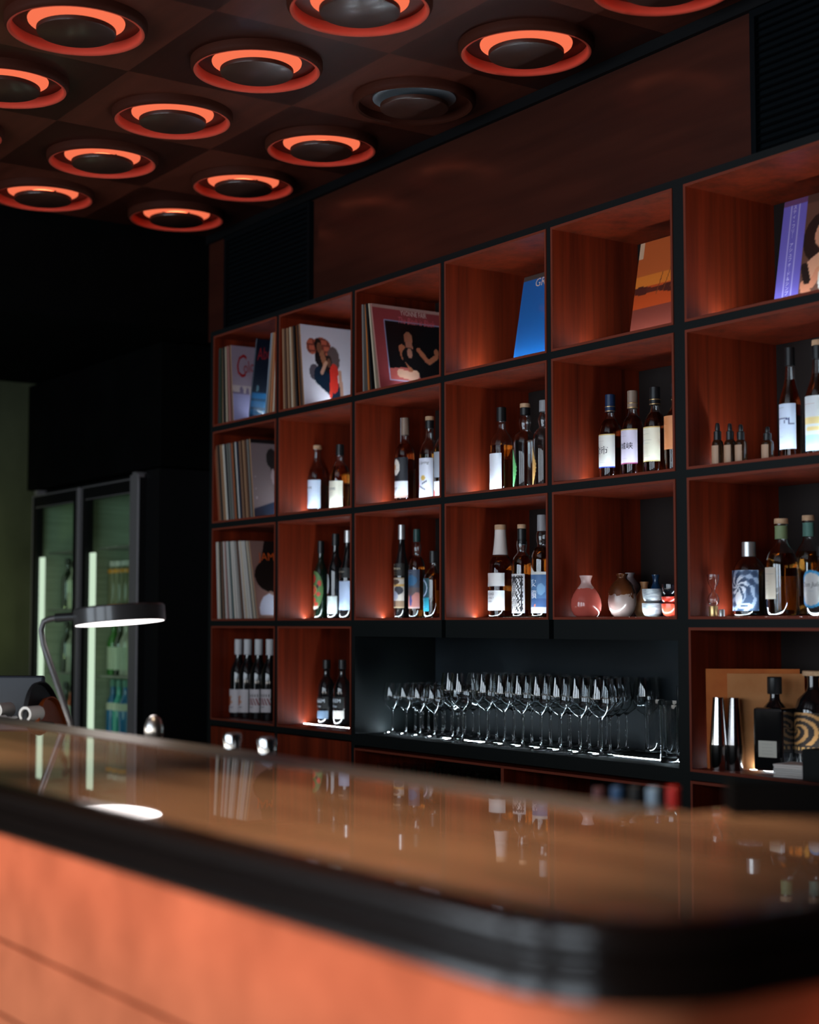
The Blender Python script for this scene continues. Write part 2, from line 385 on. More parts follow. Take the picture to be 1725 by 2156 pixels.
# moulded edge: top slab with round nose, then two beads
pr = [(-.035, CT+.0005), (-.016, CT+.0005), (-.008, CT-.0015), (-.002, CT-.006), (.0, CT-.012), (-.001, CT-.018), (-.004, CT-.024), (-.010, CT-.028),
      (-.010, CT-.030), (-.003, CT-.0315), (.0005, CT-.035), (.0005, CT-.040), (-.002, CT-.0435), (-.008, CT-.045), (-.008, CT-.047), (-.001, CT-.0485), (.001, CT-.052), (.001, CT-.057), (-.002, CT-.0605), (-.010, CT-.062), (-.035, CT-.062)]
MB().sweep(outline(0, n=24), pr).build('edge_moulding', TRIM, bar, True)
def rounded(inset, r, x0=.6, yend=-.95, n=20):
    cx, cyy = XE-inset-r, YF+inset+r; p = [(x0, YF+inset, 0, -1)]
    for k in range(n+1):
        a = -PI/2+k*(PI/2)/n; p.append((cx+r*math.cos(a), cyy+r*math.sin(a), math.cos(a), math.sin(a)))
    p.append((XE-inset, yend, 1, 0)); return p
fp = rounded(.125, .09)
def panel(z0, z1, nm):
    q = MB().sweep(fp, [(0, z0), (0.0, z1), (-.03, z1), (-.03, z0)]); return q.build(nm, FRONT, bar, True)
panel(-.486, -.25, 'front_plank'); panel(-.597, -.491, 'front_plank'); panel(-.78, -.602, 'front_plank'); panel(-1.2, -.788, 'front_plank')
MB().sweep(rounded(.156, .07), [(0, FLOOR), (0, -.25), (-.03, -.25), (-.03, FLOOR)]).build('body_panel', BLACKER, bar)
MB().box(.6, 4.44, YB-.088, YB-.002, CT+.0006, CT+.0016).build('back_edge_strip', mat('brushed_edge', (.22, .20, .18), .33, metal=.7), bar)
MB().box(.6, 4.45, YB-.02, YB-.001, FLOOR, CT-.03).build('back_panel', BLACKER, bar)
MB().box(.6, 4.6, YB, -1.15, -.455, -.43).build('work_ledge', BLACK, bar)
MB().box(.6, 4.6, -1.2, -1.18, FLOOR, -.455).build('ledge_panel', BLACKER, bar)

# ------------------------------------------------------------------ printed panels
def ell(u, v, cx, cy, rx, ry, rot=0):
    c, s = math.cos(rot), math.sin(rot); x = u-cx; y = v-cy
    return ((x*c+y*s)/rx)**2+((-x*s+y*c)/ry)**2 <= 1
def seg(u, v, x0, y0, x1, y1, w):
    dx, dy = x1-x0, y1-y0; t = max(0, min(1, ((u-x0)*dx+(v-y0)*dy)/(dx*dx+dy*dy))); return (u-x0-t*dx)**2+(v-y0-t*dy)**2 <= w*w
def art_grid(m, paint, nu, nv, P):
    vs = []; cs = []
    for j in range(nv+1):
        for i in range(nu+1):
            u, v = i/nu, j/nv; vs.append(P(u, v)); cs.append(paint(u, v))
    fs = [(j*(nu+1)+i, j*(nu+1)+i+1, (j+1)*(nu+1)+i+1, (j+1)*(nu+1)+i) for j in range(nv) for i in range(nu)]
    o = len(m.v); m.v += vs; m.f += [tuple(k+o for k in f) for f in fs]; m.c += cs
def art_text(m, s, u, v, size, col, P, w, h, align='CENTER', rot=0, shear=0, lift=None, sx=1):
    V, F = text_geo(s, size, align, shear); c, sn = math.cos(rot), math.sin(rot)
    m.add([P(u+(x*sx*c-y*sn)/w, v+(x*sx*sn+y*c)/h, .0006) for x, y, _ in V], F, col)

def label_on(parent, R, z0, z1, half=70, base=(.8, .8, .78), paint=None, texts=(), phi0=0, name='label', nu=40, nv=40, e=.0006, shape=None):
    """printed paper wrapped on a bottle of radius R; texts: (string, arc position -1..1, height 0..1, size in m, rgb)"""
    m = MB(); hw = math.radians(half); p0 = math.radians(phi0)
    def P(u, v, lift=0):
        a = p0+(2*u-1)*hw; r = R+e+lift; return (r*math.sin(a), -r*math.cos(a), z0+(z1-z0)*v)
    pf = paint or (lambda u, v: base)
    if not paint and not shape: nu, nv = 20, 2
    art_grid(m, pf, nu, nv, P)
    if shape:
        keep = [f for f in m.f if shape((sum(i % (nu+1) for i in f)/4)/nu, (sum(i//(nu+1) for i in f)/4)/nv)]; m.f = keep
    for t in texts:
        s, u, v, size, col = t[:5]; art_text(m, s, .5+u/2, v, size, col, P, 2*hw*R, z1-z0, **(t[5] if len(t) > 5 else {}))
    return m.build(name, PRINT, parent, True, True, print_=True)

# ------------------------------------------------------------------ records
RCOL = {'black': (28, 28, 30), 'cream': (206, 190, 165), 'tan': (170, 130, 98), 'white': (214, 210, 204), 'grey': (130, 126, 122), 'rust': (150, 78, 48), 'brown': (98, 66, 50),
        'navy': (34, 46, 66), 'green': (44, 62, 46), 'pink': (176, 120, 112), 'teal': (40, 78, 84), 'orange': (190, 110, 50), 'red': (140, 40, 36), 'pale blue': (128, 142, 158)}
def record_row(row, col, specs, place):
    """specs: list of (colour, px top x, px bottom x, px mid y) at the shelf front; place: words for the label"""
    n = len(specs); grp = 'records in ' + place
    z0 = FZ[(col, row)]; out = []
    for k, (cn, xt, xb, ym, th) in enumerate(specs):
        Xb = atY(xb, ym, -.002).x; Xt = atY(xt, ym, -.002).x
        lean = math.asin(max(-.5, min(.5, (Xt-Xb)/.315)))
        o = MB(); h = .315; y0 = .004+random.uniform(-.004, .006)
        rc = S(*RCOL[cn])
        # sleeve: thin box with the spine edge rounded off, open edge at the back
        o.add([(-th/2, y0+.001, 0), (-th/2+.0008, y0, 0), (th/2-.0008, y0, 0), (th/2, y0+.001, 0), (th/2, y0+.315, 0), (-th/2, y0+.315, 0)]+
              [(-th/2, y0+.001, h), (-th/2+.0008, y0, h), (th/2-.0008, y0, h), (th/2, y0+.001, h), (th/2, y0+.315, h), (-th/2, y0+.315, h)],
              [(5, 4, 3, 2, 1, 0), (6, 7, 8, 9, 10, 11)]+[(i, (i+1) % 6, (i+1) % 6+6, i+6) for i in range(6)], rc)
        ob = o.build('vinyl_record', COVER, print_=True)
        ob.location = (Xb, 0, z0+abs(math.sin(lean))*th/2); ob.rotation_euler.y = lean
        which = 'rightmost' if k == n-1 else 'leftmost' if k == 0 else ORD[k]+' from the left'
        tag(ob, f'{cn}-spined vinyl record, {which} in {place}', 'record', grp)
        out.append((ob, th, y0))
    return out
def cover(rec, paint, texts=(), nu=90, nv=90, label=None):
    ob, th, y0 = rec; m = MB()
    def P(u, v, lift=0): return (th/2+.0007+lift, y0+.001+u*.313, v*.315)
    art_grid(m, paint, nu, nv, P)
    for t in texts:
        s, u, v, size, col = t[:5]; art_text(m, s, u, v, size, col, P, .313, .315, **(t[5] if len(t) > 5 else {}))
    c = m.build('front_cover', COVER, ob, False, True, print_=True)
    if label: tag(c, label)
    return c
def lin(a, b, n): return [a+(b-a)*i/(n-1) for i in range(n)]
cols = ['black', 'green', 'tan', 'black', 'cream', 'brown', 'pink', 'black', 'tan']
R11 = record_row(0, 0, [(c, xt, xb, 800, .006) for c, xt, xb in zip(cols, lin(458, 483, 9), lin(458, 491, 9))], 'the top left cubby, upright bunch')
R11b = record_row(0, 0, [(c, xt, xb, 800, .006) for c, xt, xb in zip(['navy', 'pale blue', 'tan', 'orange', 'cream'], [536.5, 569.5, 572.5, 575.2, 577.3], [521.5, 557.5, 562.0, 566.5, 570])], 'the top left cubby, slanting bunch')
cols = ['tan', 'brown', 'tan', 'brown', 'cream', 'tan', 'brown', 'black', 'orange', 'black', 'brown', 'tan']
R12 = record_row(0, 1, [(c, xt, xb, 760, .0068) for c, xt, xb in zip(cols, lin(593, 628.5, 12), lin(597, 639, 12))], 'the second top-row cubby')
R13 = record_row(0, 2, [(c, xt, xb, 720, .0075) for c, xt, xb in zip(['grey', 'orange', 'black', 'cream', 'pink'], lin(760, 776.5, 5), lin(763, 796, 5))], 'the third top-row cubby')
cols = ['rust', 'tan', 'brown', 'black', 'tan', 'cream', 'white', 'black', 'grey', 'green', 'grey', 'rust', 'orange', 'black', 'white', 'navy', 'brown', 'tan', 'brown', 'black', 'tan', 'brown', 'black', 'grey', 'black', 'tan']
R21 = record_row(1, 0, [(c, xt, xb, 1015, .0072) for c, xt, xb in zip(cols, lin(448.5, 523.5, 26), lin(459, 534, 26))], 'the second-row record cubby')
cols = ['white', 'cream', 'black', 'tan', 'brown', 'white', 'pink', 'grey', 'white', 'teal', 'cream', 'white', 'tan', 'white', 'grey', 'brown', 'white', 'red', 'cream', 'white', 'tan', 'white', 'black', 'cream', 'grey', 'tan']
R31 = record_row(2, 0, [(c, xt, xb, 1215, .0072) for c, xt, xb in zip(cols, lin(451, 522, 26), lin(456, 541.5, 26))], 'the third-row record cubby')

def p_lilac(u, v):
    u = u*1.9
    if v < .36 and v > .0: c = (150, 148, 188)
    elif v < .47: c = (186, 170, 168) if not (ell(u, v, .25, .40, .05, .06) or ell(u, v, .42, .39, .045, .06) or seg(u, v, 0, .36, .6, .33, .03)) else (112, 98, 126)
    else: c = (150, 134, 150)
    return S(*c)
cover(R11[-1], p_lilac, [('C', .13, .72, .14, S(150, 24, 30), dict(shear=.2, sx=.5)), ('olor', .27, .73, .07, S(150, 24, 30), dict(shear=.3, rot=.25, sx=.6))], label='lilac front cover with red script')
def p_night(u, v):
    u = u*1.6
    if v < .33: return S(20, 92, 140) if int(v*28) % 3 else S(10, 58, 94)
    return S(12, 18, 34) if not ell(u, v, .12, .38, .03, .04) else S(90, 120, 130)
cover(R11b[0], p_night, [('Abou', .15, .82, .07, S(150, 30, 36), dict(shear=.3, rot=.2, sx=.55))], label='dark blue front cover')
def p_couple(u, v):                        # plain stand-in: two figures on pale ground
    u = u*1.48
    c = (206, 200, 212)
    if ell(u, v, .22, .74, .12, .10) or ell(u, v, .42, .74, .20, .12): c = (182, 92, 70) if (int(v*40) % 3 and int(u*26+int(v*13)) % 4) else (120, 56, 46)
    if ell(u, v, .66, .60, .13, .16): c = (96, 80, 80)
    if ell(u, v, .24, .42, .10, .10): c = (82, 74, 84)
    if seg(u, v, .38, .60, .50, .50, .11): c = (22, 20, 24)
    if seg(u, v, .35, .38, .66, .22, .12) or seg(u, v, .62, .22, .74, .05, .11): c = (16, 34, 52)
    if seg(u, v, .42, .66, .46, .56, .05): c = (150, 96, 70)
    if ell(u, v, .35, .76, .075, .085): c = (30, 24, 22)
    if ell(u, v, .37, .73, .05, .07): c = (120, 76, 56)
    if seg(u, v, .66, .46, .64, .26, .085): c = (206, 50, 40)
    if ell(u, v, .56, .57, .065, .075): c = (34, 26, 24)
    if ell(u, v, .56, .55, .042, .06): c = (112, 72, 56)
    if seg(u, v, .40, .42, .50, .55, .028) or seg(u, v, .78, .44, .80, .12, .035): c = (188, 140, 118)
    if seg(u, v, .58, .22, .56, .14, .03): c = (206, 60, 46)
    return S(*c)
cover(R12[-1], p_couple, label='white front cover with two figures')
def p_maroon(u, v):                        # plain stand-in: seated figure in a dark frame
    c = (142, 58, 62) if v < .965 else (176, 140, 132)
    if .14 < u < .995 and .10 < v < .83: c = (150, 160, 196)
    if .155 < u < .985 and .112 < v < .818:
        c = (14, 13, 16)
        if v < .22+.06*math.sin(3*u) and u < .75: c = (176, 84, 78)
        if ell(u, v, .46, .66, .10, .12): c = (10, 8, 9)
        if ell(u, v, .45, .63, .06, .075): c = (150, 92, 70)
        if seg(u, v, .45, .54, .46, .48, .05): c = (150, 96, 78)
        if seg(u, v, .35, .50, .37, .40, .045) or seg(u, v, .38, .40, .46, .24, .035) or seg(u, v, .58, .50, .70, .36, .03) or seg(u, v, .70, .36, .82, .44, .03) or ell(u, v, .83, .49, .035, .045): c = (164, 98, 70)
        if seg(u, v, .44, .42, .62, .25, .10) or seg(u, v, .62, .28, .85, .18, .09): c = (18, 17, 20)
        if ell(u, v, .45, .45, .035, .06): c = (158, 108, 90)
        if seg(u, v, .30, .20, .48, .17, .05) or ell(u, v, .50, .20, .05, .05): c = (206, 160, 138)
    return S(*c)
cover(R13[-1], p_maroon, [('YVONNE FAIR', .56, .925, .027, S(220, 205, 196), dict(sx=.66)), ('The Bitch is Black', .58, .835, .036, S(206, 96, 108), dict(shear=.4, sx=.62))], label='maroon front cover with framed photograph')
def p_grey(u, v):
    u = u*2.1
    c = (132, 118, 120)
    if v > .955: c = (24, 24, 26)
    if ell(u, v, .62, .76, .17, .13) or ell(u, v, .68, .66, .12, .12): c = (40, 38, 38)
    if ell(u, v, .64, .53, .06, .10): c = (178, 158, 162)
    if v < .19 and (u < .99) and v < .10+.16*u: c = (30, 40, 60)
    if ell(u, v, .10, .52, .012, .012) or ell(u, v, .10, .36, .012, .012) or (.08 < u < .12 and .23 < v < .26): c = (176, 160, 160)
    return S(*c)
cover(R21[-1], p_grey, label='grey front cover with a dark-haired figure')
def p_jam(u, v):
    c = (140, 108, 100)
    if v > .70 and u > .10+.28*(v-.62): c = (24, 20, 20)
    if ell(u, v, .26, .545, .24, .215): c = (26, 20, 18)
    if ell(u, v, .24, .10, .20, .22): c = (200, 208, 228)
    if seg(u, v, .22, .33, .36, .27, .02): c = (150, 120, 110)
    if v < .035: c = (150, 124, 112)
    return S(*c)
cover(R31[-1], p_jam, [('JAMAL', .300, .79, .046, S(214, 92, 34), dict(sx=.92))], label='front cover with orange lettering over a dark silhouette')

# leaning sleeves standing face out in the top row
def face_out(X, ci, paint, texts, lab, name='album_sleeve'):
    root = empty(name, (X, .142, FZ[(ci, 0)]), lab, 'record', 'face-out albums in the top row'); a = math.radians(10)
    def P(u, v, lift=0):
        z = v*.315; y = z*math.sin(a)-(.0006+lift)*math.cos(a); return (u*.315, y, z*math.cos(a)-(.0006+lift)*math.sin(a)*-1)
    m = MB(); th = .004
    q = [(0, 0, 0), (.315, 0, 0), (.315, .315*math.sin(a), .315*math.cos(a)), (0, .315*math.sin(a), .315*math.cos(a))]
    m.add(q+[(x, y+th, z) for x, y, z in q], [(0, 1, 2, 3), (7, 6, 5, 4), (0, 4, 5, 1), (1, 5, 6, 2), (2, 6, 7, 3), (3, 7, 4, 0)], S(60, 56, 52))
    m.build('sleeve', COVER, root, False, True, print_=True)
    m = MB(); art_grid(m, paint, 90, 90, P)
    for t in texts:
        s, u, v, size, col = t[:5]; art_text(m, s, u, v, size, col, P, .315, .315, **(t[5] if len(t) > 5 else {}))
    m.build('front_cover', COVER, root, False, True, print_=True)
    return root
def p_blue(u, v):
    c = (24, 96, 168)
    if v > .955: c = (70, 62, 58)
    if u > .60-.04*math.sin(6*v) and v < .97: c = (18, 34, 72)
    if ell(u, v, .60, .52, .09, .12): c = (14, 18, 34)
    if u > .70 and .44 < v < .44+.10*min(1, (u-.70)*8): c = (190, 130, 96)
    if ell(u, v, .86, .30, .10, .12): c = (26, 74, 138)
    return S(*c)
face_out(1.829, 3, p_blue, [('GRACE JONES', .60, .90, .040, S(214, 190, 180), dict(shear=.1))], 'blue album sleeve leaning face out with a name across its top')
def p_sun(u, v):
    c = (206, 112, 40) if v > .55 else (176, 66, 26) if v > .34 else (112, 50, 40) if v > .12 else (176, 84, 40)
    if v > .66: c = (176, 84, 40)
    if abs(v-(.52-.05*u)) < .03+.012*math.sin(17*u): c = (72, 30, 24)
    for k in range(7):
        if seg(u, v, .30+.09*k, .46+.02*(k % 3), .36+.10*k, .66+.03*(k % 2), .006): c = (120, 60, 30)
    if u < .06 and v > .84: c = (196, 160, 130)
    return S(*c)
face_out(2.386, 4, p_sun, [], 'orange sunset album sleeve leaning face out beside the thick black post')
def p_obi(u, v):
    if u < .265:
        c = (104, 92, 176)
        if abs(u-.085) < .004 or abs(u-.175) < .004: c = (170, 160, 206)
        if v > .955: c = (96, 60, 100)
        return S(*c)
    c = (92, 60, 48)
    if v > .93: c = (70, 46, 38)
    if ell(u, v, .44, .60, .18, .22): c = (34, 22, 18)
    if ell(u, v, .47, .62, .085, .115): c = (196, 132, 104)
    if seg(u, v, .40, .34, .52, .40, .09): c = (196, 138, 110)
    if seg(u, v, .32, .20, .36, .08, .05) or seg(u, v, .40, .20, .46, .30, .04): c = (188, 120, 92)
    if seg(u, v, .30, .36, .34, .24, .04): c = (30, 20, 18)
    if ell(u, v, .66, .24, .20, .22): c = (204, 196, 190)
    return S(*c)
face_out(2.951, 5, p_obi, [(ch, .13, .925-.0425*i, .0135, S(206, 198, 226)) for i, ch in enumerate('スティ・フリ｜　アシュフォ｜ド＆シンプソン') if ch.strip()], 'purple-banded album sleeve leaning face out at the right edge')

# ------------------------------------------------------------------ bottles
PROF = {  # (radius factor, height fraction) from the base up; last entry = mouth
 'whisky': [(.80, 0), (.96, .006), (1, .02), (1, .56), (.97, .60), (.86, .645), (.66, .69), (.47, .725), (.38, .76), (.35, .80), (.34, .92), (.36, .925), (.36, .945), (.33, .95)],
 'round': [(.80, 0), (.96, .006), (1, .02), (1, .50), (.98, .56), (.88, .625), (.70, .68), (.50, .72), (.40, .75), (.37, .79), (.36, .92), (.38, .925), (.38, .945), (.35, .95)],
 'bulge': [(.80, 0), (.96, .006), (1, .02), (1, .55), (.96, .60), (.82, .645), (.62, .675), (.46, .695), (.44, .715), (.50, .74), (.54, .775), (.52, .81), (.42, .84), (.36, .86), (.35, .93), (.37, .935), (.37, .95), (.34, .955)],
 'long': [(.80, 0), (.96, .006), (1, .02), (1, .50), (.95, .55), (.80, .605), (.62, .66), (.50, .72), (.42, .80), (.37, .88), (.36, .93), (.38, .935), (.38, .95), (.35, .955)],
 'wine': [(.80, 0), (.97, .006), (1, .015), (1, .54), (.97, .58), (.86, .635), (.68, .68), (.50, .72), (.42, .76), (.40, .82), (.38, .93), (.41, .935), (.41, .96), (.37, .965)],
 'jug': [(.85, 0), (.97, .008), (1, .03), (1, .52), (.98, .60), (.90, .67), (.74, .73), (.52, .78), (.38, .81), (.34, .85), (.34, .93), (.38, .935), (.38, .955), (.34, .96)],
 'tall_neck': [(.80, 0), (.96, .006), (1, .02), (1, .56), (.96, .585), (.82, .62), (.68, .65), (.60, .675), (.52, .76), (.44, .88), (.42, .945), (.39, .95)],
 'flask': [(.55, 0), (.72, .01), (.90, .06), (1, .16), (1.02, .30), (.98, .42), (.85, .53), (.62, .62), (.40, .68), (.30, .72), (.28, .90), (.30, .905), (.30, .93), (.27, .935)],
 'dropper': [(.85, 0), (.98, .01), (1, .03), (1, .50), (.93, .56), (.70, .60), (.55, .62), (.52, .66)],
}
def bottle(name, loc, R, H, kind, label, group, cat='bottle', glass='clear', liquid=None, fill=.72, cap='black', cap_from=.90, cap_r=None, capsule=None, rz=0):
    root = empty(name, loc, label, cat, group, rz)
    P = [(r*R, z*H) for r, z in PROF[kind]]
    if glass == 'clear':
        t = .0022
        inner = [(max(.001, r-t), max(z, .006)) for r, z in P[2:]]
        MB().lathe(P+inner[::-1]+[(.0004, .007)], 32).build('glass_body', GLASS, root, True, True) if False else None
        m = MB(); m.lathe([(.0004, 0)]+P+inner[::-1]+[(.0004, .006)], 32); m.build('glass_body', GLASS, root, True, True)
        if liquid:
            top = fill*H; li = [(max(.0006, r-.0006), z) for r, z in inner if z < top]
            zr = [z for _, z in inner]; rt = np.interp(top, zr, [r for r, _ in inner])-.0006
            m = MB().lathe([(.0004, .0068), (li[0][0]*.9, .0068)]+[(r, z+.0012) for r, z in li[1:]]+[(rt, top), (.0004, top)], 32); m.build('spirit', LIQ[liquid], root, True, True)
    else:
        MB().lathe([(.0004, 0)]+P+[(.0004, P[-1][1])], 32).build('glass_body', SOLID[glass], root, True, True)
    rn = P[-2][0]
    r = cap_r or rn+.0022
    def band(n, za, zb, ra, rb, mt):
        m = MB().lathe([(ra-.003, za), (ra, za+.0006), (rb, zb-.0012), (rb-.0012, zb), (.0004, zb)], 24) if n else None
        return m.build(n, mt, root, True, True)
    if cap:
        ct = H
        if cap == 'cork_collar':
            band('collar', cap_from*H, .952*H, r, r, CAPS['black']); band('cork_top', .952*H, ct, r*1.02, r, CORK)
        elif cap == 'cork': band('cork_top', .945*H, ct, r, r*.98, CORK)
        else: band('cap', cap_from*H, ct, r, r*.97, CAPS[cap])
    if capsule:                           # (colour, from, to, radius at foot)
        cn, a, b, rf = capsule
        prof = [(np.interp(z, [q[1] for q in P], [q[0] for q in P])+.0011, z) for z in np.linspace(a*H, b*H, 9)]
        MB().lathe([(prof[0][0]-.002, prof[0][1])]+prof+[(prof[-1][0]-.002, prof[-1][1])], 28, closed=True).build('neck_capsule', CAPS[cn], root, True, True)
    return root
def place(px, ytop, w, floor, Y=.166):
    b = atY(px, ytop, Y); k = ppm((b.x, Y, floor)); R = w/2/k
    return (b.x, Y, floor), R, b.z-floor
def zfrac(px, y, Y, floor, R): return atY(px, y, Y-R*.75).z-floor
INK = S(60, 62, 78); GREYINK = S(120, 122, 130)
def std(name, c, r, px, yt, w, kind, lab, grp, Y=.166, **k):
    loc, R, H = place(px, yt, w, FZ[(c, r)], Y); b = bottle(name, loc, R, H, kind, lab, grp, **k)
    f = lambda y: zfrac(px, y, Y, FZ[(c, r)], R)
    return b, R, f
WHI = S(222, 226, 236); CRE = S(226, 222, 205)
G2 = 'bottles in the second shelf row'; G3 = 'bottles in the third shelf row'; G4 = 'bottles in the fourth shelf row'
# second row, cubby 2
b, R, f = std('whisky_bottle', 1, 1, 668, 938, 45, 'round', 'cork-topped whisky bottle with pale blue-white label beside the second-row records', G2, liquid='amber', fill=.66, cap='cork', cap_from=.87)
label_on(b, R, f(1069), f(1009), 78, S(200, 214, 236), texts=[('BALVENIE', -.10, .72, .013, INK), ('—————', -.1, .56, .006, GREYINK), ('—————', -.1, .50, .006, GREYINK), ('————', -.25, .25, .005, S(180, 70, 70))])
b, R, f = std('whisky_bottle', 1, 1, 716, 936, 44, 'round', 'black-capped whisky bottle with cream label beside the cork-topped one', G2, liquid='amber', fill=.68, cap='black', cap_from=.84, cap_r=.0155)
label_on(b, R, f(1067), f(1011), 74, CRE, texts=[('BALVENIE', -.10, .70, .013, INK), ('—————', -.1, .55, .006, GREYINK), ('—————', -.1, .47, .006, GREYINK), ('——', -.2, .3, .009, INK)])
b, R, f = std('whisky_bottle', 1, 1, 692, 944, 40, 'round', 'bottle half hidden behind the pale-labelled pair beside the second-row records', G2, Y=.262, liquid='amber', fill=.66, cap='black', cap_from=.86)
label_on(b, R, f(1069), f(1022), 72, WHI)
# cubby 3
b, R, f = std('whisky_bottle', 2, 1, 853, 880, 43, 'whisky', 'bottle with paper seal over its cap and white disc on a black label', G2, liquid='red', fill=.70, cap='bronze', cap_from=.80, cap_r=.0148)
def p97(u, v):
    if v < .42: return S(216, 220, 228) if v > .05 else S(190, 150, 140)
    if ell(u, v, .47, .76, .20, .20): return S(232, 226, 216) if not ell(u, v, .38, .77, .06, .08) else S(216, 150, 70)
    return S(26, 26, 34)
label_on(b, R, f(1047), f(962), 72, paint=p97, texts=[('1997', -.20, .22, .014, INK), ('————', -.3, .36, .005, INK), ('———', .30, .24, .005, GREYINK), ('——', .10, .81, .008, S(70, 70, 70)), ('——', .10, .71, .008, S(70, 70, 70))])
loc, R_, H_ = place(853, 880, 43, FZ[(2, 1)])
m = MB(); rs = .0155
m.add([(-.0145, -.0072, .72*H_), (-.0108, -.0116, .72*H_), (-.0108, -.0116, .995*H_), (-.0145, -.0072, .995*H_)], [(0, 1, 2, 3), (3, 2, 1, 0)], S(214, 214, 220))
art_grid(m, lambda u, v: S(220, 220, 226), 10, 2, lambda u, v: ((rs+.0006)*math.sin(-.9+u*.75), -(rs+.0006)*math.cos(-.9+u*.75), (.70+.30*v)*H_+.0)); m.build('paper_seal', PRINT, b, True, True, print_=True)
b, R, f = std('whisky_bottle', 2, 1, 905, 877, 44, 'whisky', 'cork-topped bottle with white label of coloured sketches, right of the 1997 bottle', G2, liquid='pale', fill=.56, cap='cork_collar', cap_from=.86)
def psketch(u, v):
    c = (216, 220, 234)
    if ell(u, v, .28, .30, .07, .12) : c = (196, 60, 56)
    if ell(u, v, .60, .50, .10, .06): c = (214, 180, 96)
    if ell(u, v, .25, .62, .05, .08) or seg(u, v, .4, .3, .7, .2, .02) or seg(u, v, .55, .35, .75, .42, .02): c = (96, 98, 120)
    return S(*c)
label_on(b, R, f(1047), f(963), 74, paint=psketch, texts=[('Holy Spring', -.05, .88, .014, INK, dict(shear=.3))])
b, R, f = std('whisky_bottle', 2, 1, 934, 868, 40, 'whisky', 'bottle mostly hidden by the divider right of the sketch-label bottle', G2, liquid='pale', fill=.60, cap='black', cap_from=.88)
label_on(b, R, f(1046), f(1012), 80, paint=lambda u, v: S(200, 66, 66) if ell(u, v, .35, .2, .12, .3) else WHI)
label_on(b, R, f(1004), f(950), 80, S(150, 156, 166), name='back_label')
# cubby 4
b, R, f = std('whisky_bottle', 3, 1, 1056, 858, 50, 'whisky', 'black-capped whisky bottle with tall plain white label left of the green leaf bottle', G2, liquid='amber', fill=.56, cap='black', cap_from=.84, cap_r=.0165)
label_on(b, R, f(1034), f(953), 62, WHI, texts=[('——', -.35, .60, .012, S(150, 60, 60), dict(shear=.3)), ('———', -.35, .46, .006, GREYINK), ('——', -.35, .38, .006, GREYINK)], phi0=-10)
def leaf(u, v):
    w = .5*math.sin(PI*min(1, v*1.0))**.75*(1.0 if v < .55 else 1.0-(v-.55)*1.2); return abs(u-.5) < w*(.94+.06*math.cos(v*70))
def leafcol(base, vein): return lambda u, v: S(*vein) if (abs(u-.5) < .02 or abs((abs(u-.5)*1.2+v*1.0) % .16-.08) < .012) else S(*base)
b, R, f = std('gin_bottle', 3, 1, 1106, 850, 52, 'bulge', 'clear bottle with green leaf-shaped label and cork top', G2, liquid='clear', fill=.58, cap='cork_collar', cap_from=.87)
label_on(b, R, f(1028), f(943), 36, paint=leafcol((96, 186, 110), (150, 214, 160)), shape=leaf, phi0=-28, nu=40, nv=60)
b, R, f = std('gin_bottle', 3, 1, 1146, 843, 50, 'bulge', 'clear bottle with golden leaf-shaped label cut off by the divider', G2, liquid='clear', fill=.58, cap='grey', cap_from=.87)
label_on(b, R, f(1022), f(936), 36, paint=leafcol((190, 140, 76), (216, 180, 120)), shape=leaf, phi0=-28, nu=40, nv=60)
# cubby 5
for px, yt, y0, y1, base, line, ch, cap, lab in ((1285, 831, 984, 913, S(222, 220, 214), S(40, 70, 170), '余市', 'navy', 'navy-capped whisky bottle with two brush characters and a blue line on its label'),
    (1332, 823, 976, 902, S(214, 206, 226), S(150, 60, 110), '宮城峡', 'bronze', 'whisky bottle with lavender label and brush characters, middle of the three alike'),
    (1379, 815, 971, 897, S(226, 220, 200), S(190, 170, 110), '', 'black', 'black-capped whisky bottle with plain cream label, right of three alike')):
    b, R, f = std('whisky_bottle', 4, 1, px, yt, 49, 'whisky', lab, G2, liquid='dark', fill=.72, cap=cap, cap_from=.80, cap_r=.0158)
    label_on(b, R, f(y0), f(y1), 70, paint=lambda u, v, base=base, line=line: line if v < .045 else S(200, 170, 100) if v > .975 else base, nu=20, nv=44,
             texts=([(ch, -.10, .50, .027 if len(ch) < 3 else .022, S(30, 24, 40))] if ch else [('——', -.3, .78, .007, S(190, 150, 70)), ('————', 0, .62, .008, GREYINK), ('————', 0, .53, .006, GREYINK)])+[('—————', -.15, .80, .006, GREYINK), ('———', -.3, .9, .006, GREYINK), ('————', .0, .16, .006, S(150, 150, 150))])
    pz = R*.36; H = atY(px, yt, .166).z-FZ[(4, 1)]
    for zz in (.805, .855): MB().lathe([(.0160, zz*H), (.0163, zz*H+.0006), (.0163, zz*H+.002), (.0160, zz*H+.0026)], 24, closed=True).build('gold_band', CAPS['gold'], b, True, True)
b, R, f = std('whisky_bottle', 4, 1, 1421, 808, 46, 'whisky', 'bottle with orange label cut off by the thick black post', G2, liquid='dark', fill=.72, cap='black', cap_from=.86)
label_on(b, R, f(945), f(874), 78, S(206, 132, 84), texts=[('———', -.3, .75, .008, S(150, 70, 50)), ('——', -.3, .55, .008, S(150, 70, 50))])
